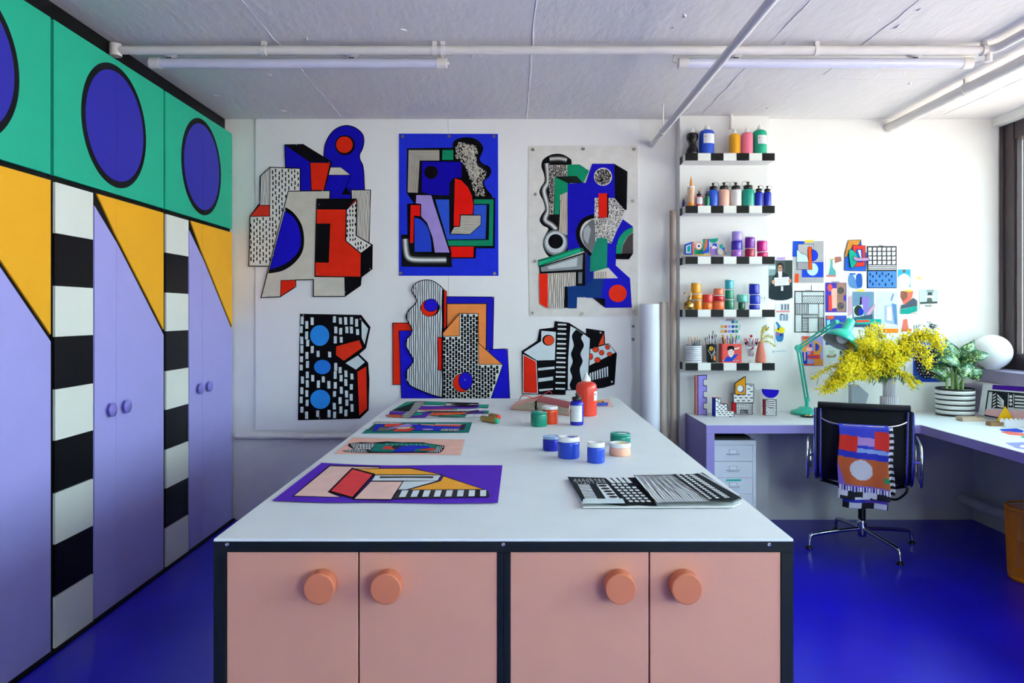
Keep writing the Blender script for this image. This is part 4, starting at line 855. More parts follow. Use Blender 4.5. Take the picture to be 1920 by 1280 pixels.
def bottle(cx, cy, z0, r, h, body, label, group, cap='w', neck=.72, label_bits=None, loop=None, sq=1., crumple=False, lab_ang=-90, lab_w=70, lab_z=(.38, .62), prof=None, name='paint_bottle', writing=True):
    root = thing(name, label, 'bottle', (cx, cy, z0), group); m = plas(body, .25); b = MB()
    hn = h*neck
    if prof is None: prof = [(r*.9, 0), (r*.98, .003), (r, .010), (r, hn-r*.62), (r*.97, hn-r*.38), (r*.82, hn-r*.16), (r*.55, hn-r*.04), (r*.30, hn), (r*.30, hn+.006)]
    if crumple: prof = prof[:3]+[(r, .010+(hn-r*.62-.010)*k/9) for k in range(1, 9)]+prof[3:]
    b.lathe(cx, cy, z0, prof, m, 36)
    if crumple:
        for i, p in enumerate(b.v):
            z = p[2]-z0; k = 1-.62*math.exp(-((z-hn*.48)/(hn*.16))**2)*(.55+.45*math.cos(math.atan2(p[1]-cy, p[0]-cx)*2))
            b.v[i] = (cx+(p[0]-cx)*k, cy+(p[1]-cy)*k, p[2])
    b.build('body', root); z1 = z0+hn
    if cap == 'w' or cap == 'o':
        mc = 'lid_white' if cap == 'w' else plas('ee9a3c', .35); hh = h-hn
        MB().lathe(cx, cy, z1+.0005, [(r*.42, 0), (r*.44, hh*.25), (r*.36, hh*.32), (r*.24, hh*.62), (r*.10, hh*.86), (r*.07, hh), (.0001, hh)], mc, 20).build('nozzle_cap', root)
    else:
        hh = h-hn
        c = MB().lathe(cx, cy, z1+.0005, [(r*.70, 0), (r*.72, .002), (r*.72, hh*.42), (r*.5, hh*.48), (r*.2, hh*.52), (r*.16, hh*.75), (r*.30, hh*.80), (r*.22, hh*.95), (.0001, hh)], 'black_plastic', 24, flute=.02, nfl=12)
        c.build('flip_cap', root)
        if loop:
            L = loop
            pts = [(cx+r*.68*L, cy-.004, z1+hh*.2), (cx+r*1.0*L, cy-.006, z1+hh*.45), (cx+r*1.0*L, cy-.006, z1+hh*.85), (cx+r*.5*L, cy-.004, z1+hh*1.02), (cx+.001*L, cy-.002, z1+hh*.92)]
            MB().tube(smooth(pts, False, 4), .0012, 'black_plastic', 6).build('cap_cord', root)
    if label_bits:
        L_ = MB(); n = 9; za, zb = z0+hn*lab_z[0], z0+hn*lab_z[1]; v = []
        for i in range(n+1):
            a = math.radians(lab_ang-lab_w/2+lab_w*i/n); v += [(cx+(r+.0006)*math.cos(a), cy+(r+.0006)*math.sin(a), za), (cx+(r+.0006)*math.cos(a), cy+(r+.0006)*math.sin(a), zb)]
        L_.add(v, [(2*i, 2*i+2, 2*i+3, 2*i+1) for i in range(n)], 'label_white', True)
        if writing:
            rr = random.Random(5); rows = max(3, int((zb-za)/.006))
            for k in range(rows):
                z = zb-(zb-za)*(k+.7)/(rows+.6); a0 = lab_ang-lab_w*.42+rr.uniform(0, 4); a1 = lab_ang+lab_w*rr.uniform(.1, .4); v = []
                for i in range(6):
                    a = math.radians(a0+(a1-a0)*i/5); v += [(cx+(r+.0009)*math.cos(a), cy+(r+.0009)*math.sin(a), z-.0007), (cx+(r+.0009)*math.cos(a), cy+(r+.0009)*math.sin(a), z+.0007)]
                L_.add(v, [(2*i, 2*i+2, 2*i+3, 2*i+1) for i in range(5)], ink('9a9ea8'), True)
            a = math.radians(lab_ang-lab_w*.36); c0 = Vector((cx+(r+.0012)*math.cos(a), cy+(r+.0012)*math.sin(a), zb-(zb-za)*.3)); 
            L_.prism([(c0.x-r*.10, c0.y, c0.z), (c0.x, c0.y-.0004, c0.z-r*.12), (c0.x+r*.10, c0.y, c0.z), (c0.x, c0.y-.0004, c0.z+r*.12)], (0, -.0002, 0), ink(label_bits))
        L_.build('label', root)
    return root
cx, cy, r, h = on_table(1099.5, 39, 781, 697.5)
bottle(cx, cy, TT, r, h, 'e2402c', 'big red squeeze bottle with white pointed cap at the back of the table', None, neck=.80, label_bits='c23428', lab_ang=-30, lab_w=40, lab_z=(.45, .72))
cx, cy, r, h = on_table(1081.5, 25, 798, 736)
bottle(cx, cy, TT, r, h, '1e26a8', 'blue bottle with black flip cap and white label in front of the big red bottle', None, cap='f', neck=.78, label_bits='c23428', lab_ang=-100, lab_w=110, lab_z=(.16, .80), loop=1)

# shelf things : positions from the picture at the depth of the shelf
def sp(px0, px1, d=5.075): return X((px0+px1)/2, d), (px1-px0)/2*d/F
def top(py, d=5.075): return Z(py, d)
G1 = 'large squeeze bottles on the top shelf'
cx, r = sp(1287, 1309); bottle(cx, 5.075, SZ[0], r*1.02, top(237)-SZ[0], '0e0e12', 'dented black squeeze bottle at the left end of the top shelf', G1, neck=.78, crumple=True)
cx, r = sp(1311, 1339); bottle(cx, 5.075, SZ[0], r, top(232.5)-SZ[0], '1c4cc4', 'large blue squeeze bottle with white label on the top shelf', G1, neck=.81, label_bits='a03c40', lab_ang=-80, lab_w=95, lab_z=(.42, .80))
cx, r = sp(1366, 1386); bottle(cx, 5.06, SZ[0], r, top(241)-SZ[0], 'e8a414', 'yellow squeeze bottle on the top shelf, left of the pink one', G1, neck=.78)
cx, r = sp(1388, 1410); bottle(cx, 5.06, SZ[0], r, top(238.5)-SZ[0], 'f07890', 'pink squeeze bottle on the top shelf', G1, neck=.79)
cx, r = sp(1411.5, 1437); bottle(cx, 5.075, SZ[0], r, top(232.5)-SZ[0], '12a880', 'large green squeeze bottle with white label, right end of the top shelf', G1, neck=.81, label_bits='a03c40', lab_ang=-75, lab_w=90, lab_z=(.40, .74))
G2 = 'flip-cap paint bottles on the second shelf'
cx, r = sp(1288.5, 1301.5); bottle(cx, 5.06, SZ[1], r, top(331)-SZ[1], 'f0982c', 'tall slim bottle with orange tip and white wrap at the left of the second shelf', G2, cap='o', neck=.68, label_bits='c88a4c', lab_ang=-90, lab_w=300, lab_z=(.18, .97))
cx, r = sp(1282.5, 1287.5); bottle(cx, 5.13, SZ[1], r, top(370)-SZ[1], '24307c', 'tiny navy bottle peeking out at the far left of the second shelf', G2, cap='f', neck=.72)
cx, r = sp(1303, 1315); bottle(cx, 5.05, SZ[1], r, top(359.5)-SZ[1], 'c42432', 'small red bottle with black cap and white label on the second shelf', G2, cap='f', neck=.68, label_bits='8a2c34', lab_w=110, lab_z=(.2, .85))
cx, r = sp(1310, 1320); bottle(cx, 5.105, SZ[1], r, top(361)-SZ[1], '2c4a3c', 'small dark bottle wedged behind the red and green ones', G2, cap='f', neck=.68, label_bits='444444', lab_w=110, lab_z=(.2, .85))
cx, r = sp(1319, 1328.3); bottle(cx, 5.045, SZ[1], r, top(360)-SZ[1], '14764c', 'small green bottle with black cap on the second shelf', G2, cap='f', neck=.68)
for a, b, t, c, lb, lp in ((1328.5, 1347, 342, '2a5cd0', 'blue paint bottle with black flip cap and looped cord on the second shelf', 1), (1347.5, 1368.5, 341, 'f0b8a0', 'peach paint bottle with black flip cap on the second shelf', 1), (1369.5, 1391, 341, 'dcdcd8', 'white paint bottle with black flip cap and wide cord loop on the second shelf', -1), (1392, 1414.7, 340, '149c84', 'teal paint bottle with black flip cap on the second shelf', -1), (1415.8, 1430.8, 347.5, '1c2cb0', 'dark blue small bottle next to the teal bottle on the second shelf', 1), (1432, 1447, 347.8, '1a28b0', 'dark blue small bottle at the right end of the second shelf', 1)):
    cx, r = sp(a, b); bottle(cx, 5.085, SZ[1], r, top(t)-SZ[1], c, lb, G2, cap='f', neck=.72, loop=lp)
G3 = 'jars of purple and pink paint on the middle shelf'; G4 = 'stacked jars of paint on the fourth shelf'
def stack(sz, levels, grp, d=5.08):
    z = sz
    for a, b, hh, bc, lc, lh, lb in levels:
        cx, r = sp(a, b, d); jar(cx, d, z+.0003, r, hh, bc, lc, lb, grp, lh); z += hh+.0006
K = 5.08/F
stack(SZ[2], [(1371, 1391, 13.5*K, 'a060c4', 'b89ae0', .006, 'lilac jar at the bottom of the left stack on the middle shelf'), (1371.3, 1391.3, 17*K, '3a1aa8', '5c48b8', .006, 'dark violet jar in the middle of the left stack on the middle shelf'), (1372.3, 1391.8, 17.5*K, 'a890e0', 'b8a4e8', .010, 'pale lavender jar topmost of the left stack on the middle shelf')], G3)
stack(SZ[2], [(1397, 1415, 17*K, 'a8143c', 'd8c8d0', .006, 'crimson jar under the purple one on the middle shelf'), (1397, 1415, 22*K, '7a1c9c', 'w', .009, 'purple jar with white lid, topmost of the middle stack on the middle shelf')], G3)
stack(SZ[2], [(1420, 1439.5, 10.5*K, 'c81460', 'w', .007, 'flat magenta jar at the bottom right of the middle shelf'), (1419.5, 1438, 20.5*K, 'd41c88', 'd4a4c4', .007, 'bright pink jar topmost of the right stack on the middle shelf')], G3)
stack(SZ[3], [(1303, 1316.2, 19*K, 'f09414', 'w', .008, 'orange-yellow jar at the bottom behind the brass mister'), (1297.3, 1317, 11*K, 'f0980c', 'w', .008, 'flat orange-yellow jar in the middle of the yellow stack'), (1296, 1314.2, 20.5*K, 'f4a414', 'w', .007, 'yellow jar topmost of the stack above the brass mister')], G4)
stack(SZ[3], [(1318, 1336, 13.5*K, 'e8741c', 'e88a5c', .006, 'orange jar beneath the light red jar on the fourth shelf'), (1317.8, 1336.8, 15.5*K, 'e03c34', 'e8a498', .006, 'light red jar topmost of the second stack on the fourth shelf')], G4)
stack(SZ[3], [(1337.6, 1358.2, 16*K, 'e86c3c', 'e8845c', .005, 'salmon orange jar at the bottom of the third stack on the fourth shelf'), (1338, 1357.6, 11*K, 'c81c24', 'w', .007, 'dark red jar in the middle of the third stack on the fourth shelf'), (1338, 1357, 12.5*K, 'ec7c54', 'e8a890', .006, 'pale orange jar topmost of the third stack on the fourth shelf')], G4)
stack(SZ[3], [(1359.7, 1376, 19.5*K, '16785a', 'w', .007, 'dark green jar at the bottom of the tall teal stack'), (1359.7, 1375.5, 18.5*K, '159070', 'w', .007, 'green jar in the middle of the tall teal stack'), (1359.5, 1375.2, 18.5*K, '34b0bc', 'w', .008, 'turquoise jar topmost of the tall teal stack')], G4)
stack(SZ[3], [(1384, 1397, 14*K, '0c4c34', '2c6c54', .006, 'very dark green jar below the mint jar'), (1382, 1402, 14.5*K, '6cc8b4', '94d8c8', .006, 'mint jar on top of the very dark green jar')], G4)
stack(SZ[3], [(1405, 1424, 10*K, '1a24a8', 'w', .005, 'flat dark blue jar at the bottom of the blue stack'), (1406, 1425, 18.5*K, '1c3cc8', 'w', .006, 'mid blue jar in the middle of the blue stack'), (1404.5, 1423.6, 20*K, '1620b0', 'c8d0d8', .006, 'ultramarine jar topmost of the blue stack')], G4)
MB().lathe(X(1431, 5.08), 5.08, SZ[3], [(.008, 0), (.009, .002), (.003, .02), (.003, .045), (.010, .06), (.011, .085), (.010, .085), (.009, .062), (.0001, .05)], 'glass_thin', 18).build('glass_vial', None, 'small clear glass vial at the right end of the fourth shelf', 'glass')
# brass plant mister
mat('brass', 'b8924c', .22, 1, var=.05)
ms = thing('brass_mister', 'small brass plant mister at the left end of the fourth shelf', 'mister', (X(1292, 5.045), 5.045, SZ[3]))
cx = X(1292, 5.045); r = 9.6*5.045/F
MB().lathe(cx, 5.045, SZ[3], [(r*.9, 0), (r, .004), (r, .030), (r*.93, .044), (r*.62, .056), (r*.3, .062), (r*.26, .070)], 'brass', 28).build('tank', ms)
MB().lathe(cx, 5.045, SZ[3]+.0705, [(r*.34, 0), (r*.34, .008), (r*.14, .010), (r*.14, .022), (.0001, .022)], 'brass', 16).tube(smooth([(cx, 5.045, SZ[3]+.088), (cx-.012, 5.04, SZ[3]+.098), (cx-.024, 5.035, SZ[3]+.100), (cx-.032, 5.03, SZ[3]+.108)], False), .0022, 'brass', 8).ball((cx-.034, 5.03, SZ[3]+.110), .005, 'black_plastic', 8, 6).build('spray_neck', ms)
MB().tube([(cx+.012, 5.045, SZ[3]+.070), (cx+.014, 5.045, SZ[3]+.118)], .002, 'brass', 8).ball((cx+.0145, 5.045, SZ[3]+.120), .0045, 'brass', 8, 6).build('plunger', ms)

# little colourful cut-out model on the middle shelf (offset crop 1250,400 scale 6.4)
CM = (1250, 400, 6.4)
def slab(parent, pts, col, y0, t, name='block', crop=CM, d=5.06, edge=None, label=None):
    q = [(X(crop[0]+a/crop[2], d), y0, Z(crop[1]+b/crop[2], d)) for a, b in pts]
    m = MB().prism(q, (0, t, 0), ink(col))
    return m.build(name, parent, label)
pm = thing('paper_model', 'row of small multicoloured cut-paper shapes forming a model at the left of the middle shelf', 'model', (X(1322, 5.06), 5.06, SZ[2]))
MB().box(X(1280, 5.06), X(1366, 5.06), 5.035, 5.10, SZ[2]+.0002, SZ[2]+.004, ink('c8b0d8')).build('base', pm)
for pts, c, y, t in (([(212, 372), (300, 340), (305, 495), (212, 497)], '2c58b8', 5.046, .012), ([(228, 392), (285, 372), (285, 478), (228, 480)], 'd4dce0', 5.0450, .001), ([(240, 400), (278, 385), (278, 460), (240, 465)], '1c9a90', 5.0442, .001),
    ([(300, 340), (318, 345), (322, 490), (305, 495)], 'ee5a2c', 5.046, .012), (circ(382, 392, 44, 46), 'eaa088', 5.052, .008), (circ(382, 392, 30, 32), 'f2ece4', 5.0512, .0008), (circ(382, 392, 15, 16), '2c50a0', 5.0504, .0008),
    ([(330, 415), (360, 440), (345, 500), (328, 500)], '1ca078', 5.042, .006), ([(345, 440), (420, 410), (460, 470), (440, 500), (345, 500)], '18906c', 5.062, .008), ([(430, 310), (470, 305), (455, 430), (420, 440), (435, 350)], '1c9a7c', 5.050, .008), ([(465, 308), (485, 305), (480, 400), (455, 455), (450, 400)], 'f0642c', 5.0495, .010), ([(485, 305), (505, 310), (505, 470), (430, 480), (395, 460), (460, 455)], '2c5cc8', 5.0515, .008),
    ([(505, 308), (614, 298), (605, 330), (575, 356), (530, 350)], '1c9c84', 5.048, .010), ([(540, 356), (598, 356), (598, 420), (540, 425)], 'e8dce4', 5.052, .008), ([(545, 360), (600, 362), (597, 400), (575, 398), (572, 380), (548, 398)], '2848b8', 5.0505, .001), ([(525, 400), (612, 400), (612, 500), (525, 500)], '9c7cc4', 5.0605, .008),
    (circ(637, 458, 36, 38), 'b4b4ac', 5.048, .010), ([(630, 380), (668, 368), (670, 415), (640, 420)], '1c9c84', 5.050, .01), ([(655, 410), (692, 405), (695, 450), (660, 455)], '2c58b8', 5.052, .01), ([(680, 445), (720, 445), (722, 498), (682, 498)], 'ee6a34', 5.054, .01), ([(690, 452), (722, 460), (722, 498), (700, 498)], '1c8c9c', 5.0525, .001), ([(335, 495), (520, 495), (520, 503), (335, 503)], 'f0b428', 5.036, .004)):
    slab(pm, pts, c, y, t)

# ---------------------------------------------------------------- pots on the lowest shelf
ZL = SZ[4]
mat('pot_rib', 'dfe3e4', .4, var=.02); mat('pot_groove', '4c5254', .6, var=.05)
cx, r = sp(1285.5, 1315.5, 5.07); h = .116
pt_ = thing('ribbed_pot', 'white ribbed cup with dark grooves holding pencils, left end of the lowest shelf', 'cup', (cx, 5.07, ZL))
rib = [(r*.86, 0)]
for i in range(9): z = .004+i*.0125; rib += [(r*.97, z), (r, z+.002), (r, z+.0085), (r*.97, z+.0105)]
rib += [(r*.90, h), (r*.88, h*.3), (.0001, h*.3-.001)]
MB().lathe(cx, 5.07, ZL, rib, 'pot_rib', 36).build('cup_wall', pt_)
for i in range(9): MB().lathe(cx, 5.07, ZL, [(r*.98, .0145+i*.0125-.0006), (r*.985, .0150+i*.0125), (r*.98, .0165+i*.0125)], 'pot_groove', 36).build('groove', pt_)
RP = random.Random(12)
mat('wood_tip', 'd8a888', .6, var=.05)
def sticks(cx, cy, rr, zb, ztop, cols, fan, name, cat, grp, lbf, thick=.0038, kind='pencil', back=0, zvar=.03):
    n = len(cols)
    for i, (c, cname) in enumerate(cols):
        a = 2*math.pi*i*.382; q = rr*.8*math.sqrt((i+.5)/n); x0, y0 = cx+q*math.cos(a)*.62, cy+q*math.sin(a)*.62
        x1, y1 = cx+q*math.cos(a)*fan, cy+q*math.sin(a)*.95+back; z1 = ztop-RP.uniform(0, zvar)
        A_ = Vector((x0, y0, zb)); B_ = Vector((x1, y1, z1)); dv = (B_-A_).normalized()
        root = thing(name, lbf % cname, cat, A_, grp)
        if kind == 'pencil':
            MB().tube([A_, B_-dv*.014], thick, plas(c, .4), 6).build('shaft', root)
            MB().tube([B_-dv*.0138, B_-dv*.003, B_], [thick*.95, thick*.3, .0003], 'wood_tip', 6).build('tip', root)
        elif kind == 'brush':
            MB().tube([A_, B_-dv*.045], [.0022, .003], plas(c, .4), 6).build('handle', root)
            MB().tube([B_-dv*.0448, B_-dv*.020], .0040, 'steel', 8).build('ferrule', root)
            MB().tube([B_-dv*.0198, B_-dv*.008, B_], [.0042, .0062, .0015], ink(RP.choice(['2a211c', '4a3a2e', 'b49a7a', 'd8d0c4'])), 8, flat=.5).build('bristles', root)
        else:
            MB().tube([A_, B_-dv*.030], thick, plas('e8e8ea' if i % 3 else c, .35), 10).build('barrel', root)
            MB().tube([B_-dv*.0298, B_-dv*.002, B_], [thick*1.04, thick*1.04, thick*.9], plas(c, .35), 10).build('cap', root)
pc = [('2c3a8c', 'navy'), ('c8a078', 'natural wood'), ('b83a30', 'red'), ('1c6c5c', 'dark green'), ('d8c8b8', 'pale'), ('2a2a2e', 'black'), ('e0a040', 'ochre'), ('6a8cb8', 'light blue'), ('8a4a6c', 'plum'), ('f0c8a8', 'peach'), ('3c8c8c', 'teal'), ('e87040', 'orange'), ('d0d0d0', 'grey'), ('7a5a3c', 'brown'), ('a8283c', 'crimson'), ('44483c', 'olive'), ('e8d060', 'yellow')]
sticks(cx, 5.07, r, ZL+.045, top(629, 5.07), pc, 1.12, 'pencil', 'pencil', 'pencils in the ribbed cup', '%s pencil standing in the white ribbed cup', zvar=.035)
# black pot with brushes
cx, r = sp(1323.5, 1343.5, 5.07)
bp_ = thing('painted_glass', 'black painted tumbler with a yellow disc and white forked line, holding brushes', 'cup', (cx, 5.07, ZL))
h = .122
MB().lathe(cx, 5.07, ZL, [(r*.80, 0), (r*.84, .003), (r, h), (r*.94, h), (r*.78, .02), (.0001, .018)], 'black_plastic', 32).build('tumbler', bp_)
def wrap(parent, cx, cy, prof_r, pts, col, name, z0):      # thin decal wrapped on a round wall: pts in (angle deg, z)
    v = [(cx+(prof_r(z)+.0006)*math.cos(math.radians(a)), cy+(prof_r(z)+.0006)*math.sin(math.radians(a)), z0+z) for a, z in pts]
    return MB().add(v, [tuple(range(len(v)))], ink(col)).build(name, parent)
pr = lambda z: r*(.84+.16*z/h)
wrap(bp_, cx, 5.07, pr, [(-106+22*math.cos(t*.628), .095+.016*math.sin(t*.628)) for t in range(10)], 'ecc030', 'yellow_disc', ZL)
wrap(bp_, cx, 5.07, pr, [(-55+20*math.cos(t*.628), .030+.018*math.sin(t*.628)) for t in range(10)], 'f08a34', 'orange_disc', ZL)
for pts in (((-140, .085), (-100, .045)), ((-100, .048), (-65, .080)), ((-65, .080), (-68, .100)), ((-65, .080), (-45, .060)), ((-100, .048), (-102, .025))):
    (a0, z0_), (a1, z1_) = pts; MB().tube([(cx+(pr(z_)+.0003)*math.cos(math.radians(a_)), 5.07+(pr(z_)+.0003)*math.sin(math.radians(a_)), ZL+z_) for a_, z_ in ((a0+(a1-a0)*k/4, z0_+(z1_-z0_)*k/4) for k in range(5))], .0013, ink('e8ecee'), 5).build('white_line', bp_)
br = [('1c1c20', 'black'), ('c0b8ac', 'pale'), ('2a2a30', 'charcoal'), ('8a2c24', 'dark red'), ('d8d4cc', 'white'), ('202024', 'ebony'), ('b89058', 'wooden'), ('304060', 'slate'), ('141418', 'jet'), ('5a4030', 'brown'), ('a0a4a8', 'grey'), ('20203c', 'navy'), ('c87840', 'orange')]
sticks(cx, 5.07, r, ZL+.03, top(619, 5.07), br, 1.75, 'paintbrush', 'brush', 'paintbrushes in the black tumbler', 'paintbrush with %s handle standing in the black tumbler', kind='brush', zvar=.05)
# red tin with markers
d = 5.06; x0, x1 = X(1350, d), X(1388.5, d); zt_ = top(644.5, 5.03); y0, y1 = 5.028, 5.10
tin = thing('red_tin', 'red oblong tin with a drawn face in a blue collar, filled with markers', 'tin', ((x0+x1)/2, 5.064, ZL))
tm = MB(); ring = [(x, y) for x, y in rbox(x0, x1, y0, y1, .010, 4)]; mt = plas('e03a30', .3)
inner = [(x, y) for x, y in rbox(x0+.002, x1-.002, y0+.002, y1-.002, .009, 4)]; n = len(ring)
tm.add([(x, y, ZL) for x, y in ring]+[(x, y, zt_) for x, y in ring]+[(x, y, zt_) for x, y in inner]+[(x, y, ZL+.02) for x, y in inner],
       [tuple(range(n-1, -1, -1)), tuple(range(3*n, 4*n))]+[(i+k*n, (i+1) % n+k*n, (i+1) % n+(k+1)*n, i+(k+1)*n) for k in range(3) for i in range(n)], mt); tm.build('tin_body', tin)
CT = (1250, 590, 6.096)
A = Art('face_decal', '', '', CT, on_wall(y0), None, base=.0001)
A.cur = MB(); A.lay = .0003; A.pieces.append(('face_print', A.cur))
A.fill([(655, 535), (670, 500), (700, 470), (735, 490), (770, 455), (822, 445), (760, 520), (740, 536)], '2448b8').fill(smooth([(702, 410), (735, 385), (768, 405), (765, 450), (740, 485), (712, 465)]), 'f4dcd0').fill(smooth([(692, 375), (720, 355), (760, 360), (775, 385), (765, 408), (745, 392), (715, 400), (700, 412)]), '15151c')
A.line([(715, 418), (730, 415)], 3, '15151c').line([(745, 415), (758, 418)], 3, '15151c').fill(circ(723, 425, 4, 3, 8), '15151c').fill(circ(751, 425, 4, 3, 8), '15151c').line([(737, 425), (734, 440), (740, 441)], 2, 'a86a5c').line([(728, 455), (748, 454)], 4, 'c8242c').fill([(770, 380), (832, 370), (830, 388), (775, 398)], 'f4ece4')
for x in (640, 765, 790, 812): A.fill([(x, 515), (x+12, 515), (x+12, 528), (x, 528)], '9cc8e8')
A.cur.build('face_print', tin)
mk = [('1c1c2c', 'black'), ('e8c030', 'yellow'), ('a8d040', 'lime'), ('3c8cd8', 'sky blue'), ('e05c8c', 'pink'), ('283c9c', 'blue'), ('e0502c', 'red'), ('a888d8', 'lilac'), ('1c8c5c', 'green'), ('202028', 'jet black'), ('f0b090', 'peach'), ('6c3c9c', 'purple'), ('e0882c', 'orange'), ('48b8b0', 'turquoise'), ('8c1c3c', 'maroon'), ('5c6c2c', 'olive'), ('d8d8dc', 'white')]
sticks((x0+x1)/2, 5.064, .045, ZL+.025, top(624.5, 5.06), mk, 2.0, 'marker_pen', 'marker', 'marker pens in the red tin', '%s marker pen sticking out of the red tin', thick=.0055, kind='marker', zvar=.04)
# sundae glass
cx, r = sp(1396.5, 1420.5, 5.10)
sg = thing('sundae_glass', 'tall sundae glass with red and white decoration, right of the red tin', 'glass', (cx, 5.10, ZL))
MB().lathe(cx, 5.10, ZL, [(.0001, .002), (r*.62, 0), (r*.62, .003), (r*.2, .010), (r*.16, .020), (r*.45, .035), (r*.62, .075), (r*.75, .105), (r*1.05, .135), (r*.98, .135), (r*.70, .108), (r*.56, .075), (r*.38, .04), (.0001, .034)], 'glass_thin', 28).build('glass_bowl', sg)
MB().lathe(cx, 5.10, ZL, [(.0001, .038), (r*.32, .042), (r*.40, .06), (r*.45, .085), (.0001, .092)], plas('e4e4ea', .4), 18).build('cream', sg)
for i in range(9):
    a = i*.7; MB().ball((cx+r*.30*math.cos(a), 5.10+r*.30*math.sin(a), ZL+.05+i*.006), .0055, plas('c8182c', .25), 8, 6).build('berry', sg)
for i in range(12):
    a = i*math.pi/6; MB().tube([(cx+r*.5*math.cos(a), 5.10+r*.5*math.sin(a), ZL+.108), (cx+r*1.1*math.cos(a), 5.10+r*1.0*math.sin(a), ZL+.150+(i % 2)*.012)], [.004, .0025], plas('c8283c' if i % 2 else 'eae4e4', .3), 7).build('wafer', sg)
MB().lathe(cx, 5.10, ZL, [(.0001, .105), (r*.62, .110), (r*.70, .125), (r*.5, .142), (r*.25, .158), (.0001, .168)], plas('eceaec', .45), 20, flute=.05, nfl=7).build('whipped_cream', sg)
MB().lathe(cx, 5.085, ZL, [(.0001, .116), (.013, .124), (.008, .135), (.0001, .140)], plas('d01c2c', .2), 14).build('strawberry', sg)
MB().ball((cx, 5.10, ZL+.176), .010, plas('d4142c', .12), 14, 10).build('cherry', sg)
# terracotta vase with sprig
cx, r = sp(1416.5, 1436, 5.033)
MB().lathe(cx, 5.033, ZL, [(r*.85, 0), (r*.97, .004), (r, .014), (r*.92, .05), (r*.66, .10), (r*.42, .138), (r*.44, .143), (r*.36, .143), (r*.30, .12), (.0001, .11)], mat('terracotta', 'e0846c', .7, var=.05, bump=.1, bscale=90), 32).build('terracotta_vase', None, 'small tapering terracotta vase at the right end of the lowest shelf', 'vase')
mat('stem_green', '5c7a34', .6, var=.12); mat('leaf_green', '5c8440', .6, var=.2, vscale=30); mat('blossom', 'ffe010', .9, var=.12, vscale=40); mat('blossom_pale', 'ffe63c', .9, var=.1, vscale=40)
def leafquad(mb, p, dr, l, w, m, up=Vector((0, 0, 1))):
    dr = dr.normalized(); s = dr.cross(up); s = s.normalized() if s.length > .01 else Vector((1, 0, 0)); q = p+dr*l*.5-up*l*.04
    mb.add([p, q+s*w, p+dr*l-up*l*.12, q-s*w], [(0, 1, 2), (0, 2, 3)], m)
sprig = thing('mimosa_sprig', 'short green and yellow sprig standing in the terracotta vase', 'flower', (cx, 5.033, ZL+.12))
for k, (dx_, dz_) in enumerate(((.055, .075), (.075, .02), (.03, .09), (.085, -.035))):
    b = Vector((cx, 5.033, ZL+.118)); e_ = b+Vector((dx_, -.01*k+.01, .03+dz_)); mid = (b+e_)/2+Vector((-.01, 0, .03))
    path = [Vector(p) for p in smooth([tuple(b), tuple(mid), tuple(e_)], False, 6)]
    MB().tube(path, .0013, 'stem_green', 5).build('stem', sprig); lf = MB(); fb = MB()
    for i, p in enumerate(path[3:]):
        t = (path[-1]-path[2]).normalized()
        for s in (-1, 1): leafquad(lf, p, t+Vector((RP.uniform(-.3, .3), s*.6, s*RP.uniform(.4, .9))), .028, .0028, 'leaf_green')
        for _ in range(3): fb.ball(p+Vector((RP.uniform(-.008, .008), RP.uniform(-.008, .008), RP.uniform(-.008, .008))), .0032, 'blossom', 5, 4)
    lf.build('leaves', sprig, kind='stuff'); fb.build('blossoms', sprig, kind='stuff')
# ---------------------------------------------------------------- small painted blocks on the desk (crop 1250,590 scale 6.096)
def painted_block(name, label, front, dep_d, t, side_col, front_col, pat=None, back=0, crop=CT, extra=None, zb=None):
    # front outline extruded backwards: black body edge, coloured side skin, front face print
    xs = [p[0] for p in front]; zs = [p[1] for p in front]
    W3 = lambda p, y: (X(crop[0]+p[0]/crop[2], dep_d), y, Z(crop[1]+p[1]/crop[2], dep_d))
    lo = min(W3(p, 0)[2] for p in front); dz = DZ-lo+.0003 if zb is None else zb-lo
    root = thing(name, label, 'sculpture', (X(crop[0]+(min(xs)+max(xs))/2/crop[2], dep_d), dep_d, DZ if zb is None else zb), 'small painted block sculptures on the desk')
    def up(mb): mb.v = [(p[0], p[1], p[2]+dz) for p in mb.v]; return mb
    up(MB().prism([W3(p, dep_d) for p in front], (0, t, 0), ink(side_col))).build('block', root)
    A_ = Art('x', 'xx', '', crop, lambda px, py, o: (X(px, dep_d), dep_d-o, Z(py, dep_d)+dz), base=.0002)
    A_.cur = MB(); A_.lay = .0003
    A_.fill(front, front_col)
    if pat: pat(A_)
    A_.line(front, 7, '14183c', True); A_.cur.build('front_face', root)
    return root, up, W3, A_
fr_ = [(358, 686), (457, 682), (457, 730), (420, 732), (420, 803), (457, 803), (457, 868), (420, 870), (420, 938), (457, 940), (457, 1002), (420, 1004), (420, 1068), (457, 1072), (457, 1135), (358, 1138)]
root, up, W3, _a = painted_block('notched_block', 'tall lavender block with square notches, leftmost on the desk', fr_, 5.05, .035, '1c2c6c', '9a8ee0')
up(MB().prism([W3((330, 690), 5.052), W3((356, 686), 5.05), W3((356, 1138), 5.05), W3((330, 1132), 5.052)], (0, .033, 0), ink('c07a78'))).build('pink_side', root)
st = [(556, 946), (616, 946), (618, 1012), (692, 1014), (694, 1092), (770, 1096), (770, 1160), (556, 1160)]
root, up, W3, _a = painted_block('stair_block', 'low stair-shaped block with black dashes, second from the left on the desk', st, 4.96, .05, 'd0605c', 'e4e8e8', lambda A_: A_.dashes(st, 22, 46, 9, 28, '15161c', ang=90, jit=.06))
up(MB().prism([W3((541, 942), 4.962), W3((555, 946), 4.96), W3((555, 1160), 4.96), W3((541, 1156), 4.962)], (0, .048, 0), ink('2430a0'))).build('blue_side', root)
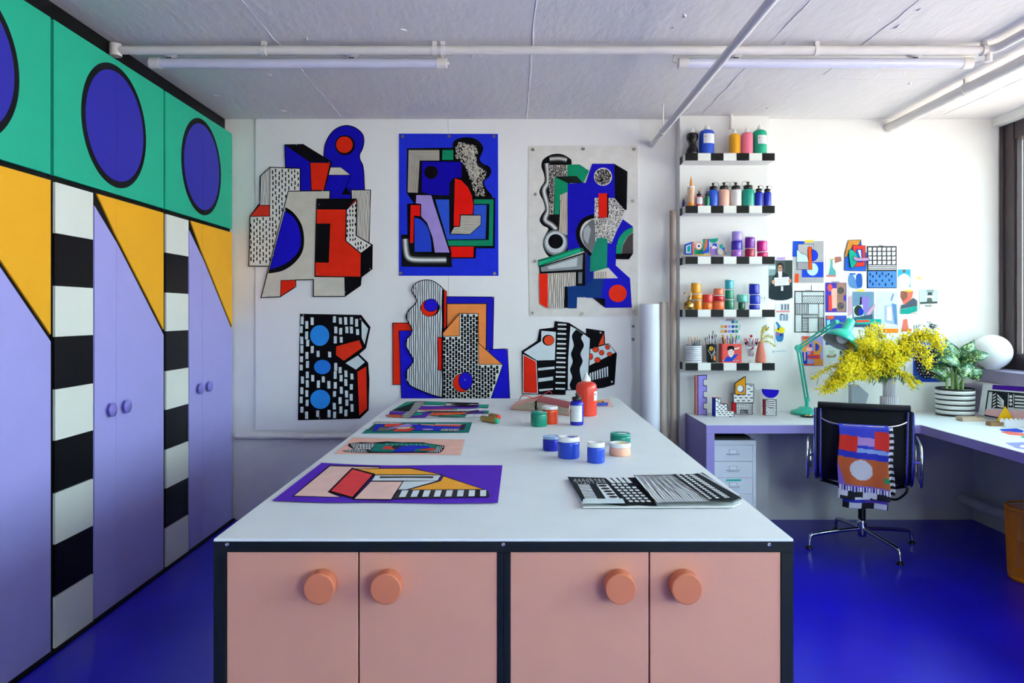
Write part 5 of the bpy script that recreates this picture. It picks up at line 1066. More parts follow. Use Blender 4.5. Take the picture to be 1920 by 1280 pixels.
# stacked tower of three blocks
b1 = [(792, 1000), (982, 1000), (980, 1128), (925, 1128), (925, 1080), (848, 1080), (848, 1130), (792, 1130)]
root, up, W3, _a = painted_block('block_tower', 'stacked tower of gridded arch, dashed block and yellow slanted block on the desk', b1, 5.08, .05, 'b8c0c4', 'e4e8e8', lambda A_: (A_.stripes(b1, 19, 4.5), A_.stripes(b1, 19, 4.5, ang=90)))
up(MB().prism([W3((754, 992), 5.082), W3((791, 992), 5.08), W3((791, 1110), 5.08), W3((754, 1095), 5.082)], (0, .03, 0), ink('c8242c'))).build('red_side', root)
def sub(front, col, y, t, patt, edge=7):
    up(MB().prism([W3(p, y) for p in front], (0, t, 0), ink('aab2b8'))).build('block', root)
    lo = min(W3(p, 0)[2] for p in b1); dz = DZ-lo+.0003
    A_ = Art('x', 'xx', '', CT, lambda px, py, o: (X(px, 5.08), y-o, Z(py, 5.08)+dz), base=.0002); A_.cur = MB(); A_.lay = .0003
    A_.fill(front, col); patt(A_); A_.line(front, edge, '14161c', True); A_.cur.build('front_face', root)
q = [(760, 896), (900, 896), (900, 785), (992, 785), (992, 996), (765, 996)]
sub(q, 'e4e8e8', 5.078, .052, lambda A_: A_.dashes(q, 34, 60, 10, 34, '15161c', ang=90, jit=.06))
q2 = [(775, 776), (893, 694), (896, 902), (775, 898)]
sub(q2, 'e09a18', 5.066, .03, lambda A_: A_.fill(circ(845, 838, 35, 43), '7a64b0').fill(circ(832, 832, 35, 40), 'e4e8ea', 4))
# bowl on a pedestal
q3 = [(1130, 965), (1155, 965), (1155, 1055), (1228, 1062), (1228, 968), (1254, 972), (1254, 1150), (1130, 1150)]
q3 = [(1130, 968), (1254, 972), (1254, 1150), (1130, 1150)]
root, up, W3, _a = painted_block('bowl_block', 'small speckled block carrying a blue half bowl, fourth from the left on the desk', q3, 5.03, .035, 'c0c4cc', 'e0e4e6', lambda A_: A_.dashes(q3, 17, 30, 6, 16, '1c1e24', jit=.2))
up(MB().prism([W3((1115, 968), 5.031), W3((1129, 968), 5.03), W3((1129, 1150), 5.03), W3((1115, 1146), 5.031)], (0, .033, 0), ink('9c2c3c'))).build('red_side', root)
up(MB().prism([W3(p, 5.02) for p in ((1155, 955), (1226, 962), (1226, 1062), (1155, 1056))], (0, .009, 0), ink('e4e8ea'))).build('ladder_block', root)
for k in range(5): up(MB().prism([W3(p, 5.019) for p in ((1155, 958+k*24), (1226, 961+k*24), (1226, 968+k*24), (1155, 965+k*24))], (0, .0008, 0), ink('15161c'))).build('ladder_bar', root)
up(MB().prism([W3(p, 5.018) for p in [(1096, 850), (1278, 860)]+circ(1187, 858, 90, 92, 16, 5, 175)], (0, .03, 0), ink('2018c0'))).build('half_bowl', root)

# ---------------------------------------------------------------- teal desk lamp
mat('lamp_teal', '1cc2a4', .3, var=.02, coat=.3); mat('shade_inside', '8f9298', .5, var=.03)
LD = 5.10
lp = thing('desk_lamp', 'turquoise jointed desk lamp with round base, in front of the pictures', 'lamp', (X(1509, LD), LD, DZ))
bx = X(1509, LD)
MB().lathe(bx, LD, DZ+.0003, [(.080, 0), (.090, .004), (.092, .012), (.086, .022), (.055, .034), (.040, .044), (.030, .050), (.0001, .050)], 'lamp_teal', 40).build('base', lp)
P0 = Vector((X(1513, LD), LD, Z(757, LD))); P0.z = DZ+.052; P1 = Vector((X(1497, LD), LD, Z(652, LD))); P2 = Vector((X(1569, 4.93), 4.93, Z(603, 4.93)))
MB().tube([P0-Vector((0, 0, .003)), P0+Vector((0, 0, .06))], .012, 'lamp_teal', 14).tube([P0+Vector((0, 0, .045))+Vector((-.014, 0, 0)), P0+Vector((.014, 0, .045))], .011, 'lamp_teal', 12).build('swivel', lp)
for s in (-1, 1):
    o = Vector((s*.010, 0, 0)); MB().tube([P0+o+Vector((0, 0, .045)), P1+o], .0068, 'lamp_teal', 8).build('lower_arm', lp)
    o2 = Vector((0, s*.006, s*.010)); MB().tube([P1+o2, P2+o2], .0062, 'lamp_teal', 8).build('upper_arm', lp)
for s in (-1, 1):
    o = Vector((s*.010, -.004, 0)); a = P0+o+Vector((0, 0, .05)); b = P0+(P1-P0)*.42+o; n = 60
    MB().tube([a.lerp(b, i/n)+Vector((.0045*math.cos(i*1.4), .0045*math.sin(i*1.4), 0)) for i in range(n+1)], .0012, 'lamp_teal', 5).build('spring', lp)
MB().tube([P1-Vector((0, .014, 0)), P1+Vector((0, .014, 0))], .022, 'lamp_teal', 20).box(P1.x-.012, P1.x+.018, P1.y-.008, P1.y+.008, P1.z-.03, P1.z+.02, 'lamp_teal').build('elbow', lp)
MB().tube([P2-Vector((0, .012, 0)), P2+Vector((0, .012, 0))], .013, 'lamp_teal', 16).tube([P2, P2+Vector((.03, -.01, -.012))], .008, 'lamp_teal', 10).ball(P2+Vector((.035, -.012, -.014)), .011, 'steel', 10, 8).build('head_joint', lp)
# shade: opening centre and crown
OC = Vector((X(1575, 4.86), 4.86, Z(642, 4.86))); HT = Vector((X(1596, 4.895), 4.898, Z(601, 4.895)))
ax = (OC-HT).normalized(); L = (OC-HT).length
def along(prof, m, seg=40):
    b = MB().lathe(0, 0, 0, prof, m, seg, caps=False); q = Vector((0, 0, 1)).rotation_difference(ax).to_matrix().to_4x4(); return b.xf(Matrix.Translation(HT) @ q)
R0 = .110
along([(.0001, -.006), (.026, -.004), (.030, .0), (.031, L*.42), (.036, L*.50), (.060, L*.58), (.088, L*.72), (.104, L*.88), (R0, L*1.02), (R0-.002, L*1.02), (.101, L*.88), (.085, L*.73), (.058, L*.60), (.03, L*.54), (.0001, L*.53)], 'lamp_teal').build('shade', lp)
along([(R0-.0025, L*1.015), (.1005, L*.885), (.0845, L*.735), (.0575, L*.605), (.029, L*.545), (.0001, L*.535)], 'shade_inside').build('shade_lining', lp)
BLB = HT+ax*(L*.80); MB().ball(BLB, .036, plas('dfe4ea', .2), 20, 14).tube([HT+ax*(L*.56), HT+ax*(L*.7)], .014, plas('dfe4ea', .2), 12).build('bulb', lp)
# tray at the lamp's foot
ty = dplane(779, DZ); tx0, tx1 = X(1489, ty), X(1531, ty)
tr = thing('shallow_dish', 'small dark shallow dish with odds and ends at the foot of the lamp', 'dish', ((tx0+tx1)/2, ty, DZ))
tcx, tcy = (tx0+tx1)/2+.012, 4.948
MB().lathe(tcx, tcy, DZ+.0003, [(.05, 0), (.066, .003), (.078, .010), (.076, .011), (.062, .005), (.0001, .004)], 'black_plastic', 30, sy=.5).build('dish', tr)
for k, c in enumerate(('e8d848', 'e4e4e0', 'd8885c', 'c8ccd0')): MB().tube([(tcx-.045+k*.028, tcy-.008, DZ+.010), (tcx-.02+k*.028, tcy+.012, DZ+.011)], .005, plas(c, .4), 8).build('crayon', tr)

# ---------------------------------------------------------------- vases and mimosa
mat('vase_grey', 'b4b2b8', .5, var=.03); mat('vase_slab', '9aa4ae', .6, var=.05, bump=.2, bscale=60)
vd = 4.93; vx = X(1667, vd)
vz = thing('fluted_vase', 'tall fluted grey vase holding the yellow mimosa', 'vase', (vx, vd, DZ))
r1 = 15*vd/F; r2 = 10*vd/F; zj = Z(743, vd)-DZ; ztp = Z(705, vd)-DZ
MB().lathe(vx, vd, DZ+.0003, [(r1*.96, 0), (r1, .004), (r1, zj-.004), (r1*.95, zj), (r2*.9, zj)], 'vase_grey', 144, flute=.05, nfl=28, sm=True).build('lower_drum', vz)
MB().lathe(vx, vd, DZ+.0003, [(r2*.96, zj+.0002), (r2, zj+.003), (r2*1.02, ztp-.003), (r2, ztp), (r2*.8, ztp), (r2*.78, zj+.02), (.0001, zj+.02)], 'vase_grey', 144, flute=.06, nfl=22, sm=True).build('upper_drum', vz)
hd = 5.10; hx0, hx1 = X(1597, hd), X(1629, hd); zz = lambda py: Z(py, hd)
MB().prism([(hx0, hd, zz(766)), (X(1621, hd), hd, zz(766)), (hx1, hd, zz(739)), (X(1609, hd), hd, zz(721)), (hx0, hd, zz(722))], (0, .05, 0), 'vase_slab').build('grey_block', None, 'grey angular slab standing behind the chair, left of the fluted vase', 'sculpture', bevel=.002)
mz = thing('mimosa_bouquet', 'large bouquet of yellow mimosa branches in the fluted vase', 'flowers', (vx, vd, DZ+ztp))
RM = random.Random(21)
tips = [([(1645, 704), (1600, 690), (1580, 700), (1560, 722)], 4.74, 2.0), ([(1648, 704), (1605, 680), (1590, 680), (1580, 705)], 4.72, 1.6),  # px, py of way points, depth at the tip
    ([(1650, 690), (1622, 665), (1600, 640)], 4.86, 1.2), ([(1655, 690), (1640, 650), (1628, 622)], 5.0, .9), ([(1660, 680), (1655, 640), (1640, 612)], 5.05, .6), ([(1668, 680), (1672, 650), (1660, 655)], 4.8, 1.2),
    ([(1650, 695), (1610, 690), (1588, 665)], 4.82, 1.5), ([(1650, 700), (1615, 700), (1592, 690), (1575, 712)], 4.78, 1.4), ([(1650, 702), (1615, 695), (1595, 705), (1545, 732)], 4.76, 1.8), ([(1648, 704), (1600, 690), (1558, 688), (1524, 710)], 4.80, .35),
    ([(1672, 690), (1690, 665), (1700, 650)], 4.86, 1.4), ([(1672, 680), (1700, 645), (1728, 628), (1758, 645)], 4.9, 1.1), ([(1675, 680), (1710, 640), (1745, 626), (1764, 655)], 4.85, .7), ([(1675, 690), (1710, 660), (1730, 655), (1742, 685)], 4.80, .6), ([(1672, 690), (1690, 700), (1705, 705), (1724, 718)], 4.85, .35),
    ([(1670, 700), (1690, 700), (1702, 712), (1712, 727)], 4.82, .3), ([(1668, 695), (1680, 670), (1672, 690)], 4.8, 1.2), ([(1660, 695), (1640, 680), (1635, 690)], 4.8, 1.2), ([(1662, 690), (1625, 655), (1595, 672)], 4.9, 1.0), ([(1668, 690), (1690, 645), (1712, 634)], 5.0, .7), ([(1665, 690), (1650, 655), (1612, 640)], 4.75, 1.0)]
for way, dt, dens in tips:
    p0 = Vector((vx+RM.uniform(-.01, .01), vd+RM.uniform(-.01, .01), DZ+zj+.03)); p1 = Vector((vx, vd, DZ+ztp+.005))
    pts = [p0, p1]; n = len(way)
    for i, (px, py) in enumerate(way):
        dd = vd+(dt-vd)*(i+1)/n; pts.append(Vector((X(px, dd), dd, Z(py, dd))))
    path = [Vector(p) for p in smooth([tuple(p) for p in pts], False, 7)]
    br_ = MB().tube(path, [.0032-.002*i/len(path) for i in range(len(path))], 'stem_green', 5).build('branch', mz)
    fb = MB(); lf = MB()
    zone = path[int(len(path)*.42):]
    m_n = int(350*dens)+60
    for _ in range(m_n):
        i = RM.random()**.7; k = i*(len(zone)-1); a = zone[int(k)].lerp(zone[min(int(k)+1, len(zone)-1)], k % 1)
        sp_ = (.025 if dens > .5 else .010)*(1.15-.35*i)
        c = a+Vector((RM.gauss(0, sp_), RM.gauss(0, sp_*.9), RM.gauss(0, sp_*.8)))
        for _q in range(2 if dens > .5 else 1):
            fb.ball(c+Vector((RM.uniform(-.006, .006), RM.uniform(-.006, .006), RM.uniform(-.006, .006))), RM.uniform(.0036, .0054), 'blossom' if RM.random() < .7 else 'blossom_pale', 6, 4)
    for _ in range(int(26+24*dens)):
        k = RM.random()*(len(path)-9)+8; k = min(k, len(path)-2); a = path[int(k)]; t = (path[int(k)+1]-a).normalized()
        dr = (t*.8+Vector((RM.gauss(0, .7), RM.gauss(0, .7), RM.gauss(0, .7)))).normalized(); l = RM.uniform(.035, .075)
        lf.tube([a, a+dr*l], .0006, 'leaf_green', 3, caps=False)
        for j in range(6):
            pp = a+dr*l*(.25+.14*j)
            for s in (-1, 1): leafquad(lf, pp, dr*.7+dr.cross(Vector((.1, .2, 1)))*s, .017, .0022, 'leaf_green')
    fb.build('blossoms', br_, kind='stuff'); lf.build('feathery_leaves', br_, kind='stuff')

# ---------------------------------------------------------------- leafy plant in striped pot
pd = 5.05; pxc = X(1790.5, pd); pr_ = 33*pd/F; ph = Z(727, pd)-DZ
pp_ = thing('potted_plant', 'variegated leafy plant in a black and white striped pot at the desk corner', 'plant', (pxc, pd, DZ))
mat('pot_white', 'e4e6e4', .35, var=.01); mat('soil', '2c2620', .95, bump=.5, bscale=60, var=.3)
nb = 11
for i in range(nb):
    z0, z1 = ph*i/nb, ph*(i+1)/nb
    if i % 2 == 1: z0 -= .0035; z1 += .0035
    else: z0 += .0035 if i else 0; z1 -= .0035 if i < nb-1 else 0
    k0, k1 = pr_*(.97+.03*z0/ph), pr_*(.97+.03*z1/ph)
    MB().lathe(pxc, pd, DZ+.0004, [(k0-.004, z0), (k0, z0+.0003), (k1, z1-.0003), (k1-.004, z1)], 'pot_white' if i % 2 else 'black_plastic', 44, caps=False).build('stripe_band', pp_)
MB().lathe(pxc, pd, DZ+.0006, [(.0001, .001), (pr_*.9, .001), (pr_*.93, ph*.9), (.0001, ph*.92)], 'soil', 28).build('soil', pp_)
vm = bpy.data.materials.new('variegated_leaf'); vm.use_nodes = True; nt = vm.node_tree; b = nt.nodes['Principled BSDF']; b.inputs['Roughness'].default_value = .35
tcn = nt.nodes.new('ShaderNodeTexCoord'); nz = nt.nodes.new('ShaderNodeTexNoise'); nz.inputs['Scale'].default_value = 55; nz.inputs['Detail'].default_value = 5; nz.inputs['Distortion'].default_value = 1.2
rp_ = nt.nodes.new('ShaderNodeValToRGB'); nt.links.new(tcn.outputs['Object'], nz.inputs['Vector']); nt.links.new(nz.outputs['Fac'], rp_.inputs[0]); nt.links.new(rp_.outputs[0], b.inputs['Base Color'])
rp_.color_ramp.elements[0].position = .52; rp_.color_ramp.elements[0].color = (*lin('1b5229'), 1); rp_.color_ramp.elements[1].position = .62; rp_.color_ramp.elements[1].color = (*lin('bedc8e'), 1)
MATS['variegated_leaf'] = vm
mat('leaf_edge', '1d5230', .4, var=.1); mat('stalk', '86a860', .5, var=.1)
def bigleaf(base, tip, w, face, label=None, cup=.18):
    base = Vector(base); tip = Vector(tip); t = (tip-base); L_ = t.length; t.normalize(); f = Vector(face).normalized(); s = t.cross(f).normalized(); f = s.cross(t).normalized()
    mb = MB(); n = 12; V = []; prof = [0, .42, .72, .90, .99, 1., .96, .86, .72, .54, .34, .15, .0]
    droop = .22*L_
    for i in range(n+1):
        u = i/n; c = base+t*L_*u+f*(math.sin(u*math.pi)*droop*.6)
        hw = w*prof[i]; wv = .05*w*math.sin(u*17)
        V += [c-s*hw+f*(hw*cup+wv), c-s*hw*.82+f*hw*cup*.75, c, c+s*hw*.82+f*hw*cup*.75, c+s*hw+f*(hw*cup-wv)]
    F0 = [(i*5+k, i*5+k+1, i*5+k+6, i*5+k+5) for i in range(n) for k in (1, 2)]; F1 = [(i*5+k, i*5+k+1, i*5+k+6, i*5+k+5) for i in range(n) for k in (0, 3)]
    mb.add(V, F0, 'variegated_leaf', True); mb.add(V, F1, 'leaf_edge', True)
    lo = mb.build('leaf', pp_); sol = lo.modifiers.new('thickness', 'SOLIDIFY'); sol.thickness = .0008
    vn = MB().tube([base+t*L_*u+f*(math.sin(u*math.pi)*droop*.6-.0012) for u in [k/8 for k in range(9)]], [.0022-.0018*k/8 for k in range(9)], 'stalk', 5); vn.build('midrib', lo)
    return base
def WP(px, py, d): return (X(px, d), d, Z(py, d))
leaves = [((1782, 690), (1773, 634), 17, 5.08, (0, -1, .2)), ((1793, 694), (1826, 636), 17, 5.10, (-.1, -1, .3)), ((1798, 676), (1755, 676), 17, 4.98, (0, -1, .8)), ((1790, 664), (1752, 668), 15, 5.02, (.1, -1, .5)),
    ((1812, 676), (1858, 664), 11, 4.97, (0, -1, .9)), ((1808, 700), (1835, 690), 13, 5.04, (.2, -1, .1)), ((1796, 688), (1826, 708), 15, 4.94, (.2, -1, .3)), ((1822, 690), (1836, 714), 11, 5.0, (.2, -1, 0)),
    ((1780, 700), (1740, 694), 14, 4.98, (0, -1, .6)), ((1775, 702), (1746, 708), 11, 5.02, (-.2, -1, .2)), ((1786, 682), (1804, 662), 14, 5.12, (0, -1, 0)), ((1790, 700), (1808, 684), 12, 5.0, (.1, -1, .2))]
for k, ((bx_, by_), (tx_, ty_), w_, d_, f_) in enumerate(leaves):
    w_ *= 1.18*d_/F; bs = bigleaf(WP(bx_, by_, d_), WP(tx_, ty_, d_-.02), w_, f_)
    root_p = Vector((pxc+(k % 5-2)*.018, pd+((k*3) % 5-2)*.014, DZ+ph*.88))
    MB().tube(smooth([tuple(root_p), tuple((root_p+bs)/2+Vector((0, 0, .02))), tuple(bs)], False, 5), .0042, 'stalk', 8).build('stalk', pp_)
for px0, px1 in ((1776, 1774), (1785, 1786), (1797, 1793), (1804, 1806)):
    MB().tube([(X(px0, 4.99), 4.99, DZ+ph*.87), (X(px1, 5.0), 5.0, Z(695, 5.0))], [.009, .007], 'stalk', 10).build('stalk', pp_)

# ---------------------------------------------------------------- globe lamp on the sill
gd = 5.125; gx = X(1861, gd)-.04
gr = 39.5*gd/F*.93; grz = 33*gd/F*1.0
gl = thing('globe_lamp', 'white opal glass globe lamp resting on the window sill', 'lamp', (gx+.04, gd, SILL))
gb = MB(); prof = [(.044, .002)]+[(max(.0001, .119*math.sin(a)), .118-.118*math.cos(a)) for a in [math.radians(q) for q in range(24, 181, 6)]]
gb.lathe(gx+.04, gd, SILL+.001, prof, 'opal', 48).build('globe', gl)
MB().lathe(gx+.04, gd, SILL+.0002, [(.034, 0), (.036, .006), (.033, .010)], 'pot_white', 30).build('base_ring', gl)

# ---------------------------------------------------------------- things on the desk return
def DK(px, py): d = dplane(py, DZ); return Vector((X(px, d), d, DZ))
def leaning(label, pts_px, th, col, decor=None, name='leaning_print', d=4.85, cat='print', lean=.05, base=None):
    # sheet standing on the desk, leaning back towards the parapet; plane faces the viewer
    z_lo = DZ+.0005
    def proj(px, py, o):
        zz_ = Z(py, d); y = d+(zz_-z_lo)*lean-o; zz_ = HC-(py-588)*y/F
        return (X(px, y), y, zz_)
    A_ = Art(name, label, cat, (1460, 560, 4.174), proj, None, base=0)
    A_.piece(pts_px, col, 'mount', t=th)
    if decor: decor(A_)
    return A_
def dec(A_):
    A_.fill([(1678, 672), (1990, 690), (1990, 732), (1674, 708)], '4c1c9c').fill([(1640, 715), (1990, 745), (1990, 985), (1612, 915)], '202428').fill([(1650, 728), (1980, 756), (1975, 975), (1624, 906)], 'cfd8dc')
    A_.fill([(1676, 728), (1800, 738), (1795, 862), (1668, 856)], '202428').fill([(1806, 740), (1840, 742), (1838, 850), (1802, 850)], '202428').fill([(1848, 745), (1960, 755), (1950, 860), (1842, 855)], '202428')
    for k in range(5): A_.fill([(1680, 750+k*24), (1706, 736+k*24), (1704, 746+k*24), (1680, 762+k*24)], 'e2e8ea')
    for k in range(4): A_.fill([(1716, 745+k*28), (1770, 800+k*14), (1764, 812+k*14), (1714, 758+k*28)], 'e2e8ea')
    for k in range(3): A_.fill(circ(1822, 765+k*30, 12, 12, 14), 'e2e8ea')
    for k in range(4): A_.fill([(1855, 755+k*26), (1945, 762+k*25), (1944, 776+k*25), (1854, 769+k*26)], 'e2e8ea')
    A_.fill([(1628, 862), (1960, 880), (1950, 972), (1616, 905)], 'ecc0c4')
base_l = Vector((X(1835, 4.95), 4.95, DZ+.001)); e_dir = Vector((.05, -.36, 0)).normalized(); up_ = Vector((.05, .0, 1)).normalized()
A_ = Art('leaning_print', 'geometric black and white print with purple top, leaning at the right edge', 'print', (1460, 560, 4.174), on_plane(base_l, up_.cross(e_dir)*(1 if up_.cross(e_dir).x < 0 else -1)), None, base=0)
A_.piece([(1602, 668), (1990, 688), (1990, 980), (1565, 905)], 'dfe4e6', 'mount', t=.003); dec(A_)
for _n, _m in A_.pieces: _m.v = [(p[0], p[1], max(p[2], DZ+.0005)) for p in _m.v]
A_.done()
A_ = leaning('yellow triangular card standing in front of the leaning print', [(1690, 979), (1772, 838), (1862, 979)], .002, 'e8b420', None, 'yellow_card', d=4.63, cat='card', lean=.05)
for _n, _m in A_.pieces: _m.v = [(p[0], p[1], max(p[2], DZ+.0005)) for p in _m.v]
A_.done()
def tray(label, px0, px1, pyb, hgt=.018, dpth=.06, col='c8b49c'):
    d_ = dplane(pyb, DZ); x0_, x1_ = X(px0, d_), X(px1, d_); m = mat('board_'+col, col, .8, var=.05)
    root = thing('cardboard_tray', label, 'box', ((x0_+x1_)/2, d_+dpth/2, DZ)); z = DZ+.0004; t = .003
    MB().box(x0_, x1_, d_, d_+dpth, z, z+t, m).build('bottom', root)
    for a in ((x0_, x1_, d_, d_+t), (x0_, x1_, d_+dpth-t, d_+dpth), (x0_, x0_+t, d_+t, d_+dpth-t), (x1_-t, x1_, d_+t, d_+dpth-t)):
        MB().box(*a, z+t, z+hgt, m).build('side', root)
    return root
tray('small brown cardboard tray on the desk in front of the striped pot', 1805, 1846, 790, hgt=.024, dpth=.075)
tray('brown cardboard box with pins in front of the leaning print', 1858, 1882, 799, hgt=.024, dpth=.05, col='a07c58')
# scalloped holder
d_ = dplane(801, DZ); x0_, x1_ = X(1885, d_), X(1945, d_); s_pts = [(x0_, DZ+.0005)]
n = 7
top_ = []
for i in range(n*6+1):
    u = i/(n*6); top_.append((x0_+(x1_-x0_)*u, DZ+.036+.012*abs(math.sin(u*n*math.pi))))
hold = thing('scalloped_holder', 'white scalloped card holder at the right frame edge of the desk', 'holder', ((x0_+x1_)/2, d_, DZ))
for yy in (d_, d_+.05): MB().prism([(x0_, yy, DZ+.0005)]+[(a, yy, b_) for a, b_ in top_]+[(x1_, yy, DZ+.0005)], (0, .003, 0), ink('e4e8ea')).build('scalloped_wall', hold)
MB().box(x0_, x1_, d_+.0032, d_+.0498, DZ+.0005, DZ+.004, ink('e4e8ea')).build('bottom', hold)
def flat(label, pts, col, name='paper_strip', cat='paper', extra=None, crop=(1700, 680, 2.909)):
    A_ = Art(name, label, cat, crop, on_level(DZ), None, base=.0006); A_.piece(pts, col, 'sheet', t=.0005)
    if extra: extra(A_)
    A_.done()
flat('blue paper strip lying on the desk return', [(505, 362), (600, 358), (640, 372), (630, 381), (520, 372)], '2c48c0')
flat('coral paper strip lying beside the blue one', [(510, 377), (560, 374), (680, 392), (670, 402), (560, 392)], 'e87060')
flat('lilac sheet with a white flower at the right edge of the desk', [(537, 437), (680, 432), (700, 480), (600, 466)], '8c8cd8', extra=lambda A_: A_.fill(circ(635, 456, 18, 7, 8), 'eef0f4'))
flat('small green scrap at the right edge of the desk', [(622, 402), (650, 400), (650, 410), (630, 410)], '1c9c6c')

# ---------------------------------------------------------------- drawer unit under the desk
dd = 4.70; ux0, ux1 = X(1338, dd), X(1417.5, dd); uz = Z(825, dd)
du = thing('drawer_unit', 'narrow white metal drawer unit under the left end of the desk', 'drawers', ((ux0+ux1)/2, dd+.2, 0))
mat('metal_white', 'd9dee0', .35, var=.015)
MB().box(ux0, ux1, dd+.018, dd+.44, .03, uz, 'metal_white').box(ux0, ux1, dd, dd+.018, uz-.03, uz, 'metal_white').box(ux1-.02, ux1, dd, dd+.018, .03, uz-.031, 'metal_white').box(ux0, ux0+.004, dd, dd+.018, .03, uz-.031, 'metal_white').build('cabinet_body', du)
for x in (ux0+.03, ux1-.03):
    for y in (dd+.05, dd+.4): MB().lathe(x, y, 0, [(.014, 0), (.014, .0298)], 'black_plastic', 12).build('caster', du)
zt2 = uz-.0315
for i in range(6):
    z1_ = zt2-.1017*i; dr_ = MB().box(ux0+.005, ux1-.021, dd+.001, dd+.017, z1_-.0995, z1_, 'metal_white').build('drawer', du)
    hx = (ux0+ux1)/2-.010; hz = z1_-.052
    MB().box(hx-.025, hx+.025, dd-.001, dd+.0008, hz, hz+.024, 'steel').box(hx-.021, hx+.021, dd-.0014, dd-.0011, hz+.002, hz+.022, 'label_white').build('label_holder', dr_)
    MB().tube(smooth([(hx-.038, dd+.001, hz-.002), (hx-.026, dd-.016, hz-.004), (hx+.026, dd-.016, hz-.004), (hx+.038, dd+.001, hz-.002)], False, 4), .0025, 'steel', 6).build('pull', dr_)
for i, (zc, c, c2) in enumerate(((zt2-.1017*2-.015, '2cc0b0', '1c7c78'), (zt2-.1017*3-.015, 'e0b8c4', '6a2438'))):
    A = Art('tape_label', '%s hand-lettered tape on the drawer unit' % ('turquoise' if i == 0 else 'pink'), 'label', (0, 0, 1), lambda px, py, o: (px, dd+.0008-o, py), base=.0)
    xc = (ux0+ux1)/2-.010; A.piece([(xc-.045, zc-.006), (xc+.05, zc-.006), (xc+.05, zc+.006), (xc-.045, zc+.006)], c, t=.0003)
    for k in range(9):
        if k != 4: A.line([(xc-.040+k*.010, zc-.003), (xc-.038+k*.010, zc+.003), (xc-.034+k*.010, zc-.002)], .0013, c2)
    A.done()
lt = thing('laptop', 'closed black laptop lying on top of the drawer unit', 'laptop', ((ux0+ux1)/2, dd+.15, uz))
MB().box(ux0+.001, ux1-.03, dd+.015, dd+.29, uz+.0005, uz+.012, 'black_plastic').build('base', lt, bevel=.002); MB().box(ux0+.003, ux1-.032, dd+.017, dd+.288, uz+.0135, uz+.021, 'black_frame').build('screen_lid', lt, bevel=.002)
# conduit and junction box behind the desk
jb = thing('junction_box', 'round grey wall box with boxed conduit below the desk', 'wall box', (X(1441, 5.22), D, .1))
MB().tube([(X(1441, 5.22), D-.004, Z(817, 5.2)), (X(1441, 5.22), D-.045, Z(817, 5.2))], .033, 'pipe_white', 24).build('box', jb)
MB().box(X(1418, 5.2), X(1438, 5.2), 5.19, D-.001, .001, Z(848, 5.19), 'wall_white').build('conduit', jb)
MB().box(X(1419, 5.2), X(1437, 5.2), 5.21, D-.001, Z(847, 5.19), DZ-.06, 'pipe_white').build('conduit_cover', jb)

# ---------------------------------------------------------------- waste bin
by, bx2, br2, bh = 4.07, 2.835, .145, .40
bn = thing('waste_bin', 'round orange perforated waste bin at the right edge of the picture', 'bin', (bx2, by, 0)); mat('bin_orange', 'e8860c', .4, var=.03)
mb = MB(); nx, nz_ = 110, 44; V = []; FQ = []
for j in range(nz_+1):
    rr_ = br2*(.90+.10*j/nz_)
    for i in range(nx):
        a = 2*math.pi*(i+(j % 2)*.5)/nx; V.append((bx2+rr_*math.cos(a), by+rr_*math.sin(a), .022+(bh-.044)*j/nz_))
for j in range(0, nz_-1):
    for i in range(nx):
        if j % 2 == 0: FQ.append((j*nx+i, (j+1)*nx+i, (j+2)*nx+i, (j+1)*nx+(i-1) % nx))
        else: FQ.append((j*nx+i, (j+1)*nx+(i+1) % nx, (j+2)*nx+i, (j+1)*nx+i))
mb.add(V, FQ, 'bin_orange'); o = mb.build('perforated_wall', bn, kind='stuff'); wm = o.modifiers.new('mesh', 'WIREFRAME'); wm.thickness = .0036; wm.use_replace = True; wm.use_even_offset = False
MB().tube([(bx2+br2*math.cos(a*math.pi/24), by+br2*math.sin(a*math.pi/24), bh-.012) for a in range(48)], .006, 'bin_orange', 8, closed=True).build('rim', bn)
MB().lathe(bx2, by, 0, [(.0001, .001), (br2*.9, .001), (br2*.905, .026), (br2*.89, .026), (br2*.88, .004), (.0001, .004)], 'bin_orange', 48).build('base', bn)

# ---------------------------------------------------------------- office chair with scarf
CX, CY = 2.165, 4.66; YAW = math.radians(-24)
ch = thing('office_chair', 'black office chair with polished metal frame and arm loops, in front of the desk', 'chair', (CX, CY, 0), rz=YAW)
mat('mesh_black', '060608', .7, var=.1, bump=.1, bscale=300); mat('polished', 'd0d2dc', .10, 1, var=.02)
SWd = .235
prof_ = [(.30, .44), (.24, .462), (.05, .440), (-.12, .432), (-.24, .455), (-.30, .50), (-.33, .57), (-.352, .70), (-.375, .85), (-.385, .905)]
pf = smooth(prof_, False, 5)
sl = MB(); t_ = .006; W_ = 8; V = []
for (y, z) in pf:
    for i in range(W_+1): x = -SWd+2*SWd*i/W_; sag = .014*(1-(x/SWd)**2); V.append((x, y-sag*(.2 if z < .47 else 1), z-sag*(1 if z < .47 else .0)))
n = len(pf); sl.add(V, [(j*(W_+1)+i, j*(W_+1)+i+1, (j+1)*(W_+1)+i+1, (j+1)*(W_+1)+i) for j in range(n-1) for i in range(W_)], 'mesh_black', True)
so = sl.build('seat_and_back', ch, local=True); sm_ = so.modifiers.new('thickness', 'SOLIDIFY'); sm_.thickness = .008
hr = MB(); hr.tube([(-SWd-.004+2*(SWd+.004)*i/8, -.392-.014*(1-((i-4)/4)**2), .908) for i in range(9)], .020, 'mesh_black', 14); hr.build('top_roll', ch, local=True)
